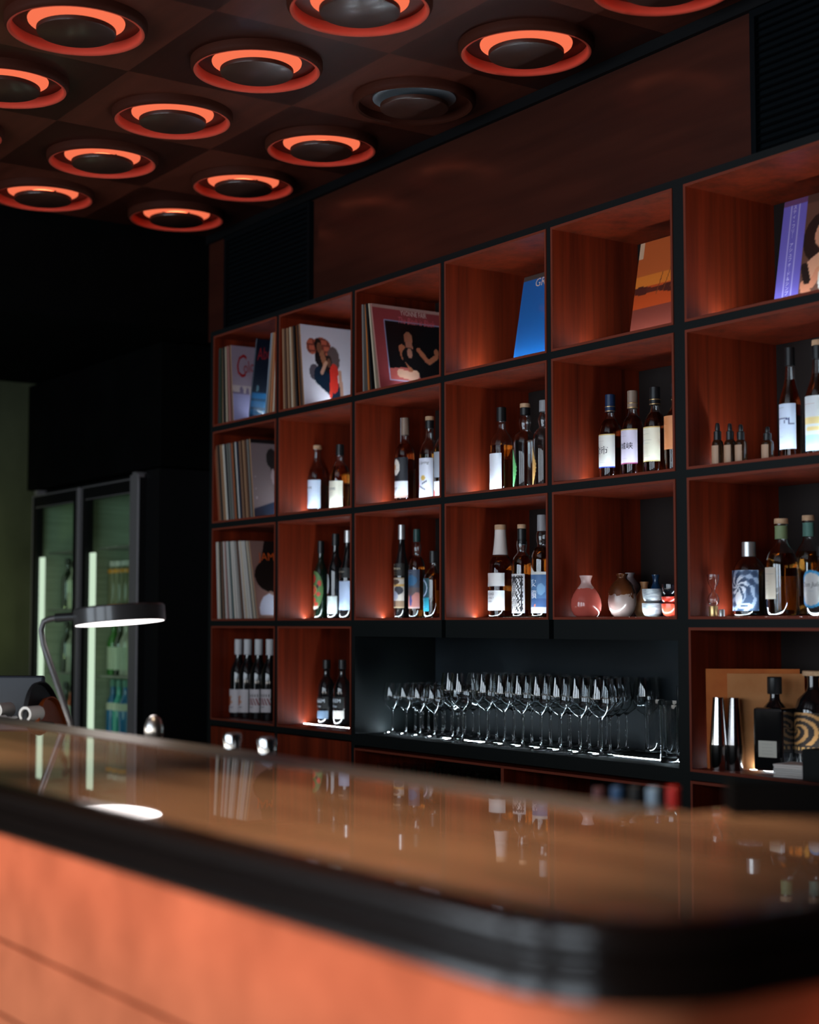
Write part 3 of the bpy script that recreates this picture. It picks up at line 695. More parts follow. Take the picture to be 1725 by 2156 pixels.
# cubby 6: dropper bottles and two big bottles
for px, yt, lab in ((1511, 890, 'small brown dropper bottle, leftmost of four'), (1537, 891, 'small brown dropper bottle, second of four'), (1560, 893, 'small brown dropper bottle, third of four'), (1616, 898, 'small brown dropper bottle standing alone next to the large white-labelled bottle')):
    loc, R, H = place(px, yt, 25, FZ[(5, 1)], .075)
    b = bottle('dropper_bottle', loc, R, H, 'dropper', lab, 'dropper bottles', cat='dropper bottle', glass='brown', cap=None)
    MB().lathe([(R*.58, .60*H), (R*.66, .61*H), (R*.66, .80*H), (R*.40, .82*H), (.0004, .82*H)], 20).build('screw_collar', CAPS['black'], b, True, True)
    MB().lathe([(R*.36, .815*H), (R*.40, .84*H), (R*.38, .93*H), (R*.28, .985*H), (.0004, H)], 20).build('rubber_bulb', CAPS['black'], b, True, True)
    label_on(b, R, .06*H, .48*H, 50, S(196, 158, 130), name='glass_highlight')  # highlight on the brown glass, painted as a pale patch
b, R, f = std('whisky_bottle', 5, 1, 1663, 732, 47, 'long', 'tall dark bottle with white label and blue bridge drawing', G2, liquid='dark', fill=.72, cap='black', cap_from=.84)
def pbridge(u, v):
    c = (204, 218, 240)
    if abs(v-(.68-.30*(u-.42)**2)) < .018 and u < .75 or (abs(u-.74) < .02 and .54 < v < .68) or (abs(v-.55) < .012 and .74 < u < .94): c = (52, 62, 120)
    if (abs(u-.3) < .02 or abs(u-.56) < .02) and .56 < v < .64: c = (96, 104, 150)
    return S(*c)
label_on(b, R, f(945), f(849), 68, paint=pbridge, texts=[('———', -.40, .92, .011, GREYINK), ('——', -.30, .28, .010, S(150, 160, 180)), ('——', -.4, .47, .005, GREYINK)])
b, R, f = std('whisky_bottle', 5, 1, 1722, 716, 56, 'long', 'cork-topped bottle with large white label with yellow clouds at the right edge', G2, liquid='dark', fill=.72, cap='cork_collar', cap_from=.84)
label_on(b, R, f(948), f(832), 72, paint=lambda u, v: S(236, 214, 150) if (ell(u, v, .5, .55, .5, .07) or ell(u, v, .62, .40, .3, .05)) else S(176, 214, 240) if v < .28 else S(220, 226, 230), texts=[('———', -.1, .86, .012, S(190, 140, 120))])

# third row, cubby 2
b, R, f = std('gin_bottle', 1, 2, 676, 1139, 30, 'wine', 'dark green bottle with oval red and green fruit label', G3, glass='green', cap='black', cap_from=.84)
def poval(u, v):
    c = (86, 120, 70)
    if ell(u, v, .35, .80, .25, .12) or ell(u, v, .40, .50, .22, .12) or ell(u, v, .75, .40, .12, .06) or ell(u, v, .3, .25, .3, .08) or ell(u, v, .8, .68, .1, .08) or ell(u, v, .6, .14, .14, .05): c = (198, 62, 50)
    if ell(u, v, .40, .50, .13, .07): c = (226, 110, 84)
    if ell(u, v, .4, .50, .25, .135) and not ell(u, v, .4, .5, .22, .118): c = (214, 170, 100)
    if ell(u, v, .70, .60, .07, .05): c = (40, 36, 36)
    if v < .1: c = (216, 190, 180)
    return S(*c)
label_on(b, R, f(1283), f(1202), 78, paint=poval, shape=lambda u, v: ell(u, v, .5, .5, .5, .5), nu=44, nv=50)
b, R, f = std('wine_bottle', 1, 2, 707, 1124, 34, 'wine', 'black bottle with a white oval above a square white label', G3, glass='black', cap='black', cap_from=.86)
label_on(b, R, f(1292), f(1255), 70, S(206, 216, 214), texts=[('———', 0, .80, .009, GREYINK), ('——', -.3, .5, .006, GREYINK)])
label_on(b, R, f(1250), f(1208), 24, S(192, 198, 204), shape=lambda u, v: ell(u, v, .5, .5, .5, .5), nu=20, nv=30, name='oval_label', phi0=-18)
b, R, f = std('whisky_bottle', 1, 2, 733, 1117, 36, 'long', 'dark bottle with pale blue label cut off by the divider', G3, glass='black', cap='silver', cap_from=.86)
label_on(b, R, f(1284), f(1223), 76, paint=lambda u, v: S(50, 130, 190) if (ell(u, v, .12, .65, .10, .08) or ell(u, v, .2, .55, .08, .08)) else S(150, 90, 90) if ell(u, v, .28, .14, .06, .03) else S(178, 196, 226), name='label')
label_on(b, R, f(1216), f(1195), 76, S(24, 24, 24), texts=[('Talisman', -.1, .62, .013, S(190, 180, 160)), ('—————', -.1, .2, .005, S(170, 110, 70))], name='name_label')
# cubby 3
b, R, f = std('whisky_bottle', 2, 2, 846, 1105, 33, 'long', 'tall dark bottle with an arched name over a framed cream picture label', G3, glass='black', cap='silver', cap_from=.84)
label_on(b, R, f(1212), f(1186), 76, S(24, 22, 20), texts=[('The', -.25, .90, .008, S(190, 176, 150)), ('Talisman', -.1, .60, .015, S(206, 190, 160)), ('—————', -.1, .28, .006, S(176, 140, 96)), ('—————', -.1, .1, .006, S(176, 140, 96))], name='name_label')
def pframe(u, v):
    c = (186, 178, 170)
    if .72 < v < .80: c = (190, 150, 84)
    if ell(u, v, .5, .86, .26, .09): c = (70, 50, 40)
    if ell(u, v, .70, .58, .26, .14): c = (46, 46, 56)
    if ell(u, v, .45, .40, .24, .16): c = (150, 156, 176)
    if v < .24: c = (70, 52, 44) if u < .55 else (130, 104, 84)
    if ell(u, v, .2, .5, .08, .16): c = (150, 100, 76)
    if v < .03 or v > .97: c = (160, 140, 110)
    return S(*c)
label_on(b, R, f(1280), f(1216), 74, paint=pframe, texts=[('——', -.45, .62, .013, S(230, 226, 220))])
b, R, f = std('whisky_bottle', 2, 2, 878, 1114, 35, 'bulge', 'amber bottle with a dusky painted landscape label and bulged neck', G3, liquid='amber', fill=.68, cap='green', cap_from=.855)
def pdusk(u, v):
    c = (64, 72, 92)
    if ell(u, v, .55, .72, .34, .14): c = (40, 92, 130)
    if ell(u, v, .12, .72, .12, .18): c = (176, 136, 106)
    if v < .55: c = (84, 72, 74)
    if v < .36+.06*math.sin(9*u): c = (168, 106, 100)
    if ell(u, v, .55, .20, .08, .14): c = (60, 66, 120)
    if v < .045: c = (176, 150, 146)
    return S(*c)
label_on(b, R, f(1281), f(1199), 74, paint=pdusk, texts=[('———', -.1, .93, .008, S(170, 170, 176)), ('———', -.3, .87, .005, S(170, 170, 176)), ('———', -.1, .82, .005, S(170, 170, 176))])
b, R, f = std('whisky_bottle', 2, 2, 913, 1160, 42, 'whisky', 'short amber bottle with teal label bearing a pale oval wreath', G3, liquid='amber', fill=.66, cap='black', cap_from=.82)
def pteal(u, v):
    d = ((u-.5)/.36)**2+((v-.70)/.24)**2
    if .74 < d < 1.12: return S(176, 190, 214)
    return S(24, 128, 150) if v < .42 else S(28, 66, 76)
label_on(b, R, f(1287), f(1217), 50, paint=pteal, phi0=-22, texts=[('———', 0, .36, .009, S(190, 220, 230)), ('———', 0, .28, .007, S(190, 220, 230)), ('——', 0, .22, .007, S(190, 220, 230)), ('———', 0, .15, .007, S(190, 220, 230)), ('——', .6, .08, .005, S(190, 220, 230))])
# cubby 4
b, R, f = std('whisky_bottle', 3, 2, 1054, 1105, 53, 'tall_neck', 'cork-topped whisky bottle with tall white neck capsule and split white label', G3, liquid='amber', fill=.655, cap='cork', capsule=('cream', .675, .945, 0))
label_on(b, R, f(1234), f(1206), 70, paint=lambda u, v: S(200, 140, 70) if ell(u, v, .22, .52, .085, .36) else S(226, 224, 222), name='upper_label')
label_on(b, R, f(1285), f(1243), 70, S(226, 226, 228), texts=[('KANOSUKE', -.30, .82, .0115, INK), ('SINGLE MALT', -.28, .62, .0095, INK), ('JAPANESE WHISKY', -.30, .45, .0055, INK), ('——', -.5, .3, .005, GREYINK)])
b, R, f = std('whisky_bottle', 3, 2, 1099, 1104, 43, 'bulge', 'bottle with ornate black and white picture label and green-black capsule', G3, liquid='amber', fill=.66, cap='cork_collar', cap_from=.78)
def pornate(u, v):
    if u < .07 or u > .93 or v < .04 or v > .96: return S(206, 204, 206)
    d = math.sin(u*46)*math.sin(v*62)+.7*math.sin((u-.5)**2*90+v*20)
    if ell(u, v, .5, .60, .12, .20) or ell(u, v, .5, .25, .20, .12): d = math.sin(u*80+v*30)*1.2-.15
    if abs(u-.14) < .03 or abs(u-.86) < .03 or abs(v-.9) < .025: d = -1
    return S(210, 208, 210) if d > .1 else S(28, 26, 32)
label_on(b, R, f(1291), f(1208), 66, paint=pornate, nu=50, nv=64)
b, R, f = std('whisky_bottle', 3, 2, 1141, 1084, 46, 'bulge', 'tall bottle with blue mountain label and white brush characters', G3, liquid='amber', fill=.68, cap='grey', cap_from=.84)
def pmount(u, v):
    pk = .86+.14*(1-abs(u-.30)*3) if u < .5 else .86-.10*(u-.5)
    c = (70, 106, 150) if v > .3 else (52, 84, 130)
    if v > .80: c = (206, 206, 200)
    if ell(u, v, .3, .62, .2, .1) or ell(u, v, .8, .5, .16, .12): c = (110, 150, 186)
    if v < .12: c = (196, 196, 210)
    if ell(u, v, .56, .16, .05, .03): c = (190, 110, 90)
    return S(*c)
label_on(b, R, f(1291), f(1190), 72, paint=pmount, shape=lambda u, v: v < .86+.14*max(0, 1-abs(u-.30)*4), nu=36, nv=60, texts=[('安', -.02, .62, .026, S(230, 232, 240)), ('積', -.02, .38, .028, S(230, 232, 240))])
# cubby 6: spirits
b, R, f = std('gin_bottle', 5, 2, 1577, 1141, 70, 'jug', 'squat blue bottle with a grey-white painted figure label', G3, liquid='blue', fill=.60, cap='silver', cap_from=.80)
def pgin(u, v):
    q = math.atan2(v-.6, u-.5)*3+11*math.hypot(u-.5, v-.6); d = math.sin(q*2.3)+.6*math.sin(u*31-v*12)
    c = (150, 166, 192) if d > .35 else (66, 88, 118) if d > -.5 else (44, 62, 92)
    if ell(u, v, .5, .62, .24, .24) and d > 0: c = (206, 212, 224)
    if ell(u, v, .52, .30, .10, .17): c = (216, 218, 226)
    if ell(u, v, .66, .12, .2, .07) and not ell(u, v, .66, .12, .1, .03): c = (190, 206, 234)
    if v < .20 and u < .22 and math.sin(u*90) > 0: c = (150, 158, 176)
    return S(*c)
label_on(b, R, f(1286), f(1200), 76, paint=pgin, nu=46, nv=46)
b, R, f = std('whisky_bottle', 5, 2, 1645, 1092, 68, 'round', 'amber bottle with cork, sage green neck band and beige rectangular label', G3, liquid='amber', fill=.64, cap='cork', cap_from=.86, capsule=('sage', .79, .925, 0))
label_on(b, R, f(1261), f(1194), 44, S(196, 186, 170), phi0=-24, texts=[('—————', 0, .80, .011, GREYINK), ('——', 0, .58, .010, GREYINK), ('—————', 0, .46, .006, GREYINK), ('——', 0, .34, .007, S(120, 150, 120))])
b, R, f = std('whisky_bottle', 5, 2, 1702, 1085, 60, 'round', 'orange-amber bottle with teal neck band behind the beige-label bottle', G3, Y=.262, liquid='amber', fill=.64, cap='cork', cap_from=.86, capsule=('teal', .79, .925, 0))
label_on(b, R, f(1255), f(1197), 40, S(200, 204, 206), phi0=-34)
b, R, f = std('tequila_bottle', 5, 2, 1733, 1150, 78, 'flask', 'rounded clear bottle with blue-rimmed round label at the right edge', G3, Y=.150, liquid='clear', fill=.6, cap='black', cap_from=.86)
label_on(b, R*1.02, f(1280), f(1200), 54, paint=lambda u, v: S(40, 150, 206) if not ell(u, v, .5, .5, .42, .43) else S(206, 206, 206), shape=lambda u, v: ell(u, v, .5, .5, .5, .5), nu=40, nv=40, texts=[('Don Julio', 0, .62, .017, S(90, 90, 96), dict(shear=.2)), ('———', 0, .45, .006, S(90, 120, 160))])
# fourth row: wine and rye
for k, (px, lab) in enumerate(((503, 'wine bottle with white foil, leftmost of four in the lowest left cubby'), (522.5, 'wine bottle with white foil, second from left of four in the lowest left cubby'), (545.5, 'wine bottle with white foil, third from left of four in the lowest left cubby'), (569, 'wine bottle with white foil, rightmost of four in the lowest left cubby'))):
    loc, R, H = place(px, 1346, 38 if k else 37, FZ[(0, 3)], .095)
    b = bottle('wine_bottle', loc, R, H, 'wine', lab, 'wine bottles in the lowest left cubby', cat='wine bottle', glass='black', cap=None)
    MB().lathe([(R*.44, .805*H), (R*.455, .81*H), (R*.455, .995*H), (R*.44, H), (.0004, H)], 24).build('foil_capsule', CAPS['white'], b, True, True)
    def pw(u, v, k=k):
        c = (216, 208, 212)
        if k < 2:
            if ell(u, v, .38, .50, .17, .22): c = (196, 104, 70) if math.sin(u*50)*math.sin(v*40) > -.3 else (120, 66, 60)
            if ell(u, v, .55, .68, .05, .05) or ell(u, v, .6, .45, .05, .05): c = (214, 150, 84)
        else:
            if .30 < v < .62 and math.sin((u*1.0+v*.5)*40) > -.1: c = (140, 62, 66)
            if .66 < v < .80 and math.sin(u*50) > .2: c = (70, 56, 62)
        if seg(u, v, .3, .2, .7, .24, .012): c = (80, 70, 80)
        return S(*c)
    f = lambda y: zfrac(px, y, .095, FZ[(0, 3)], R)
    label_on(b, R, f(1501), f(1452), 66, paint=pw)
for px, col, lab in ((688, S(96, 116, 140), 'black rye bottle with a blue-grey lower label band'), (721, S(196, 190, 184), 'black rye bottle with a white lower label band')):
    loc, R, H = place(px, 1389, 38, FZ[(1, 3)], .172)
    b = bottle('whisky_bottle', loc, R, H, 'round', lab, G4, glass='black', cap='black', cap_from=.86)
    f = lambda y: zfrac(px, y, .172, FZ[(1, 3)], R)
    label_on(b, R, f(1493), f(1468), 70, S(12, 12, 14), texts=[('EREEM', .06, .66, .0185, S(206, 216, 226)), ('Whisky', -.10, .20, .011, S(196, 206, 216), dict(shear=.3))], name='name_label')
    label_on(b, R, f(1514), f(1497), 70, col, texts=[('——', -.3, .6, .006, S(60, 60, 70)), ('—————', -.2, .3, .005, S(60, 60, 70))])

# ------------------------------------------------------------------ ceramics in the third row, fifth cubby
def two_tone(name, c0, c1, z, rough=.15, wob=.006, coat=.6):
    m = mat(name, c0, rough, coat=coat); nt = m.node_tree; N = nt.nodes; L = nt.links
    tc = N.new('ShaderNodeTexCoord'); sp = N.new('ShaderNodeSeparateXYZ'); no = N.new('ShaderNodeTexNoise'); no.inputs['Scale'].default_value = 45
    L.new(tc.outputs['Object'], sp.inputs[0]); L.new(tc.outputs['Object'], no.inputs['Vector'])
    ma = N.new('ShaderNodeMath'); ma.operation = 'MULTIPLY_ADD'; ma.inputs[1].default_value = wob*4; L.new(no.outputs['Fac'], ma.inputs[0]); L.new(sp.outputs[2], ma.inputs[2])
    gt = N.new('ShaderNodeMath'); gt.operation = 'GREATER_THAN'; gt.inputs[1].default_value = z+wob*2; L.new(ma.outputs[0], gt.inputs[0])
    mx = N.new('ShaderNodeMix'); mx.data_type = 'RGBA'; mx.inputs[6].default_value = (*c0, 1); mx.inputs[7].default_value = (*c1, 1)
    L.new(gt.outputs[0], mx.inputs[0]); L.new(mx.outputs[2], N['Principled BSDF'].inputs['Base Color']); return m
for o in [o for o in C.objects if o.parent is None and o.name.startswith('whisky_bottle') and any(c.name.startswith('spirit') for c in o.children)]:
    gb = [c for c in o.children if c.name.startswith('glass_body')][0]; R = max(v.co.x for v in gb.data.vertices); H = max(v.co.z for v in gb.data.vertices)
    label_on(o, R, .10*H, .44*H, 48, S(214, 196, 160), phi0=180, name='back_label', nu=12)  # unseen rear labels added to bounce light through the spirit
F3 = FZ[(4, 2)]
GC = 'sake ware in the third shelf row'
def pot(name, px, yt, w, prof, m, lab, Y=.166, cat='sake flask', band=None):
    loc, R, H = place(px, yt, w, F3, Y); root = empty(name, loc, lab, cat, GC)
    P = [(r*R, z*H) for r, z in prof]; t = .003
    inner = [(max(.001, r-t), max(z, .005)) for r, z in P][::-1]
    MB().lathe([(.0004, 0)]+P+inner+[(.0004, .006)], 40).build('pot_body', m, root, True, True)
    return root, R, H
FL = [(.62, 0), (.80, .05), (.95, .16), (1, .28), (.96, .42), (.84, .54), (.64, .66), (.44, .75), (.33, .81), (.31, .86), (.36, .93), (.42, .98), (.42, 1)]
EGG = [(.55, 0), (.72, .05), (.90, .16), (.99, .30), (1, .42), (.95, .56), (.84, .69), (.64, .79), (.42, .86), (.33, .90), (.34, .94), (.42, .985), (.42, 1)]
CUP = [(.45, 0), (.62, .04), (.80, .15), (.93, .38), (.98, .65), (1, .93), (.99, 1)]
pot('sake_flask', 1234, 1212, 66, FL, two_tone('pink_glaze', S(206, 96, 84), S(214, 176, 170), .084), 'pink round sake flask with pale dripped glaze at its neck', Y=.060)
pot('sake_flask', 1278, 1225, 50, FL, two_tone('teal_glaze', S(20, 70, 110), S(70, 110, 118), .045), 'small blue and teal sake flask behind the pink one', Y=.26)
pot('sake_flask', 1310, 1208, 61, EGG, two_tone('brown_glaze', S(120, 104, 100), S(84, 46, 24), .062, .2, .012), 'brown egg-shaped sake flask with grey ribbed belly')
pot('sake_flask', 1327, 1206, 50, EGG, mat('ash_glaze', S(120, 114, 116), .25, coat=.5), 'grey sake flask whose mouth shows behind the brown one', Y=.27)
pot('sake_flask', 1357, 1225, 46, FL, mat('tan_glaze', S(160, 112, 74), .3, coat=.4), 'tan sake flask with flared lip behind the stacked grey cups', Y=.25)
pot('sake_flask', 1381, 1210, 40, FL, mat('navy_glaze', S(16, 52, 84), .2, coat=.6), 'dark blue sake flask behind the stacked grey cups', Y=.285)
GREYG = mottled('grey_cup_glaze', S(120, 130, 138), S(176, 186, 190), 40, .3, (1, 1, 6), coat=.5)
k_ = ppm((2.45, .15, 0))
def cup(px, y0, y1, w, m, lab, Y=.15):
    b = atY(px, y1, Y); R = w/2/ppm(b); root = empty('sake_cup', (b.x, Y, y0), lab, 'sake cup', GC); H = b.z-y0
    P = [(r*R, z*H) for r, z in CUP]; inner = [(max(.001, r-.0025), max(z, .004)) for r, z in P][::-1]
    MB().lathe([(.0004, 0)]+P+inner+[(.0004, .005)], 36).build('cup_body', m, root, True, True); return y0+H
z = cup(1374, F3, 1270, 44, GREYG, 'grey striped sake cup, lower of the stacked pair')
z = cup(1374, z, 1240, 44, GREYG, 'grey striped sake cup, upper of the stacked pair')
z = cup(1414, F3, 1271, 42, mat('red_glaze', S(214, 72, 52), .2, coat=.7), 'orange-red sake cup, lower one beside the thick black post')
z = cup(1414, z, 1256, 42, mat('red_glaze_dark', S(196, 60, 46), .2, coat=.7), 'orange-red sake cup stacked on top of the lower red one')
z = cup(1414, z, 1230, 40, mat('black_glaze', S(16, 20, 26), .15, coat=.7), 'black sake cup on top of the red cups')

# hourglass-shaped glass with a metal foot, third row, sixth cubby
loc, R, H = place(1502, 1222, 26, FZ[(5, 2)], .062)
t = empty('sand_timer', loc, 'small hourglass-shaped glass on a brass foot beside the blue bottle', 'sand timer')
MB().lathe([(.0004, 0), (R*.72, 0), (R*.74, .002), (R*.74, .026), (R*.7, .028), (.0004, .028)], 24).build('brass_foot', CAPS['gold'], t, True, True)
po = [(R*.45, .0285), (R*.85, .036), (R*.95, .046), (R*.70, .058), (R*.25, .066), (R*.30, .074), (R*.75, .086), (R*.95, .097), (R*.98, .112)]
MB().lathe([(.0004, .0285)]+po+[(r-.0015, z) for r, z in po[::-1]][:-1]+[(.0004, .031)], 28).build('glass_body', GLASS, t, True, True)
loc, R, H = place(1520, 1286, 13, FZ[(5, 2)], .075)
t = empty('bottle_stopper', loc, 'tiny grey metal stopper standing beside the sand timer', 'stopper')
MB().lathe([(.0004, 0), (R, 0), (R, .016), (R*.8, .019), (.0004, .019)], 20).build('stopper_body', CAPS['silver'], t, True, True)

# ------------------------------------------------------------------ glassware in the black niche
def wine_glass(name, R, H, label, group, loc):
    root = empty(name, loc, label, 'wine glass', group)
    zb = H*.50; t = .0011
    bo = [(.0045, zb-.006), (.012, zb), (R*.62, zb+H*.045), (R*.88, zb+H*.11), (R, zb+H*.19), (R*.97, zb+H*.29), (R*.86, zb+H*.42), (R*.79, H)]
    bi = [(max(.0006, r-t), z+(.0016 if i < 3 else 0)) for i, (r, z) in enumerate(bo)][::-1]
    bi = [q for q in bi if q[0] > .008]
    MB().lathe([(.0003, zb-.006)]+bo+bi+[(.0003, zb+.0035)], 28).build('bowl', CRYSTAL, root, True, True)
    MB().lathe([(.0003, .0062), (.0062, .0062), (.0042, .014), (.0034, .03), (.0034, zb*.75), (.0040, zb*.92), (.0045, zb-.0062), (.0003, zb-.0062)], 16).build('stem', CRYSTAL, root, True, True)
    MB().lathe([(.0003, 0), (R*.84, 0), (R*.86, .001), (R*.84, .002), (R*.45, .0032), (.008, .006), (.0003, .0060)], 28).build('foot', CRYSTAL, root, True, True)
    return root
small = big = None; NG = NF+.0016
rown = ['front row', 'second row', 'third row', 'back row']
for j in range(4):
    for i in range(4):
        x = 1.20+.084*i+.040*(j % 2)+random.uniform(-.0015, .0015); y = .10+.065*j+random.uniform(-.0015, .0015)
        lab = f'small clear wine glass, {ORD[i]} from left in the {rown[j]} at the niche\'s left'
        if small is None: small = wine_glass('wine_glass', .0365, .176, lab, 'small wine glasses in the black niche', (x, y, NG))
        else: copy_thing(small, (x, y, NG), lab)
for j in range(4):
    for i in range(9 if j == 0 else 8):
        x = 1.585+.0925*i+.045*(j % 2)+random.uniform(-.0015, .0015); y = .080+.074*j+random.uniform(-.0015, .0015)
        if j == 0 and i == 1: y -= .03
        lab = f'large clear wine glass, {ORD[i]} from left in the {rown[j]} of the niche'
        if big is None: big = wine_glass('wine_glass', .0425, .222, lab, 'large wine glasses in the black niche', (x, y, NG))
        else: copy_thing(big, (x, y, NG), lab)
def tumbler(name, R, H, label, group, loc, thick=.012, cat='tumbler', taper=.93):
    root = empty(name, loc, label, cat, group)
    MB().lathe([(.0003, 0), (R*taper-.002, 0), (R*taper, .002), (R, H-.0008), (R-.0008, H), (R-.0018, H-.0008), (R*taper-.0024, thick+.003), (R*taper-.006, thick), (.0003, thick)], 32).build('glass_body', CRYSTAL, root, True, True)
    return root
T0 = None
for (x, y, lab) in ((2.605, .085, 'highball tumbler standing alone in front at the right end of the niche'), (2.345, .27, 'highball tumbler next to the wine glasses, leftmost of the row at the right end'), (2.425, .262, 'highball tumbler, second in the row at the right end of the niche'), (2.505, .255, 'highball tumbler, third in the row at the right end of the niche'), (2.585, .245, 'highball tumbler behind the front one at the right end of the niche'), (2.640, .170, 'highball tumbler close behind the front one against the post')):
    if T0 is None: T0 = tumbler('highball_tumbler', .031, .158, lab, 'highball tumblers in the niche', (x, y, NG))
    else: copy_thing(T0, (x, y, NG), lab)
T1 = None
for k, x in enumerate((2.44, 2.525, 2.61)):
    lab = f'taller glass behind the highballs in the niche, {ORD[k]} from left'
    if T1 is None: T1 = tumbler('tall_tumbler', .034, .200, lab, 'tall tumblers at the back of the niche', (x, .315, NG))
    else: copy_thing(T1, (x, .315, NG), lab)
T2 = None
for j, y in enumerate((.08, .17)):
    for k in range(7):
        x = 1.20+.105*k+.03*j
        lab = f'tumbler under the niche, {ORD[k]} from left in the {rown[j]}'
        if T2 is None: T2 = tumbler('short_tumbler', .040, .125, lab, 'tumblers under the niche', (x, y, LOWZ+T+.0002), .02)
        else: copy_thing(T2, (x, y, LOWZ+T+.0002), lab)

# ------------------------------------------------------------------ fourth row, right cubby: folders, shakers, square bottle
F6 = FZ[(5, 3)]
KRAFT = mottled('kraft_paper', S(196, 100, 40), S(214, 120, 54), 14, .7); KRAFT2 = mottled('pale_kraft', S(200, 128, 72), S(214, 146, 90), 14, .7)
def folder(x0, y0, wid, h, ang, lean, m, lab, tab=0):
    root = empty('paper_folder', (x0, y0, F6), lab, 'folder', 'paper folders in the lowest right cubby', ang)
    def quad(dx, dz0, w, hh, th, nm, mt):
        q = [(dx, 0, dz0), (dx+w, 0, dz0), (dx+w, lean*hh, dz0+hh), (dx, lean*hh, dz0+hh)]
        mm = MB(); mm.add(q+[(x, y+th, z) for x, y, z in q], [(0, 1, 2, 3), (7, 6, 5, 4), (0, 4, 5, 1), (1, 5, 6, 2), (2, 6, 7, 3), (3, 7, 4, 0)]); return mm.build(nm, mt, root, False, True)
    quad(0, .001, wid, h, .003, 'cover', m)
    if tab: quad(.004, .004, wid-.008, h-.012, .0012, 'paper_sheets', PAPER).location = (0, .0034, 0)
    return root
PAPER = mat('white_paper', S(206, 204, 200), .7)
folder(2.800, .030, .245, .262, .86, .06, KRAFT, 'orange kraft folder leaning behind the steel shaker', 1)
folder(2.846, .062, .20, .250, .84, .06, KRAFT2, 'pale kraft folder with faint writing behind the black square bottle')
folder(2.795, .062, .28, .238, .86, .05, KRAFT, 'orange kraft folder at the back of the stack')
def shaker(px, yt, w, Y, lab, m):
    b = atY(px, yt, Y); R = w/2/ppm((b.x, Y, F6)); H = b.z-F6
    root = empty('cocktail_shaker', (b.x, Y, F6), lab, 'cocktail shaker', 'cocktail shakers in the lowest right cubby')
    MB().lathe([(.0004, 0), (R*.92, 0), (R*.95, .002), (R, H*.34), (R, H*.35), (R*.97, H*.352), (.0004, H*.352)], 36).build('lower_tin', m, root, True, True)
    MB().lathe([(.0004, H*.352), (R*.965, H*.352), (R*.60, H*.985), (R*.58, H), (.0004, H)], 36).build('upper_tin', m, root, True, True)
DSTEEL = mat('dark_steel', (.30, .29, .29), .16, metal=1)
shaker(1513, 1468, 40, .035, 'bright two-part steel cocktail shaker in front of the kraft folders', STEEL)
shaker(1546, 1469, 36, .060, 'darker steel cocktail shaker close behind the bright one', DSTEEL)
b_ = atY(1631, 1425, .115); x_ = b_.x; H_ = b_.z-F6
t = empty('square_bottle', (x_, .115, F6), 'black square bottle with a small white label in front of the kraft folder', 'bottle', rz=.25)
MB().box(-.042, .042, -.042, .042, .004, H_*.68).build('glass_body', SOLID['black'], t, local=True, bevel=.008)
MB().lathe([(.0004, H_*.68), (.030, H_*.68), (.016, H_*.74), (.013, H_*.78), (.013, H_*.84), (.0004, H_*.84)], 24).build('neck', SOLID['black'], t, True, True)
MB().lathe([(.0004, H_*.82), (.018, H_*.82), (.019, H_*.83), (.019, H_*.99), (.017, H_), (.0004, H_)], 24).build('cap', CAPS['black'], t, True, True)
m = MB(); P = lambda u, v, lift=0: (-.026+.052*u, -.0424-lift, .040+.042*v)
art_grid(m, lambda u, v: S(206, 204, 192), 4, 4, P)
for k in range(4): art_text(m, '—————', .5, .8-.2*k, .006, GREYINK, P, .052, .042)
m.build('label', PRINT, t, False, True, print_=True)
b_ = atY(1712, 1412, .185); x_ = b_.x; H_ = b_.z-F6
t = empty('decorated_bottle', (x_, .185, F6), 'dark bottle with gold swirled label and flat wide cork at the right edge', 'bottle')
MB().lathe([(.0004, 0), (.046, 0), (.049, .004), (.049, H_*.62), (.040, H_*.72), (.018, H_*.80), (.015, H_*.84), (.015, H_*.95), (.0004, H_*.95)], 36).build('glass_body', SOLID['black'], t, True, True)
MB().lathe([(.0004, H_*.95), (.026, H_*.95), (.027, H_*.955), (.027, H_*.995), (.025, H_), (.0004, H_)], 28).build('cork_top', CORK, t, True, True)
def pswirl(u, v):
    d = math.sin(30*math.hypot(u-.35, (v-.6)*1.3)+4*math.atan2(v-.6, u-.35))
    return S(190, 140, 84) if d > .2 and v > .22 else S(196, 150, 90) if abs(v-.12) < .04 and math.sin(u*60) > 0 else S(34, 26, 24)
label_on(t, .049, .05, .155, 74, paint=pswirl)
for k in range(6):
    c = empty('coaster', (3.085+.002*math.sin(k*2), .062, F6+.0002+.0055*k), f'paper coaster, {ORD[k]} from the bottom of the stack in the lowest right cubby', 'coaster', 'coasters in the lowest right cubby', .2+.05*math.sin(k*3))
    MB().box(-.045, .045, -.045, .045, 0, .005).build('board', PAPER if k < 4 else CAPS['cream'], c, local=True, bevel=.001)
t = empty('black_caddy', (3.19, .06, F6), 'black upright box at the right edge beside the coaster stack', 'caddy')
m = MB(); m.box(-.05, .05, -.045, .045, 0, .004); m.box(-.05, -.046, -.045, .045, .004, .075); m.box(.046, .05, -.045, .045, .004, .075); m.box(-.046, .046, -.045, -.041, .004, .075); m.box(-.046, .046, .041, .045, .004, .075)
m.build('box_walls', BLACK, t, local=True)

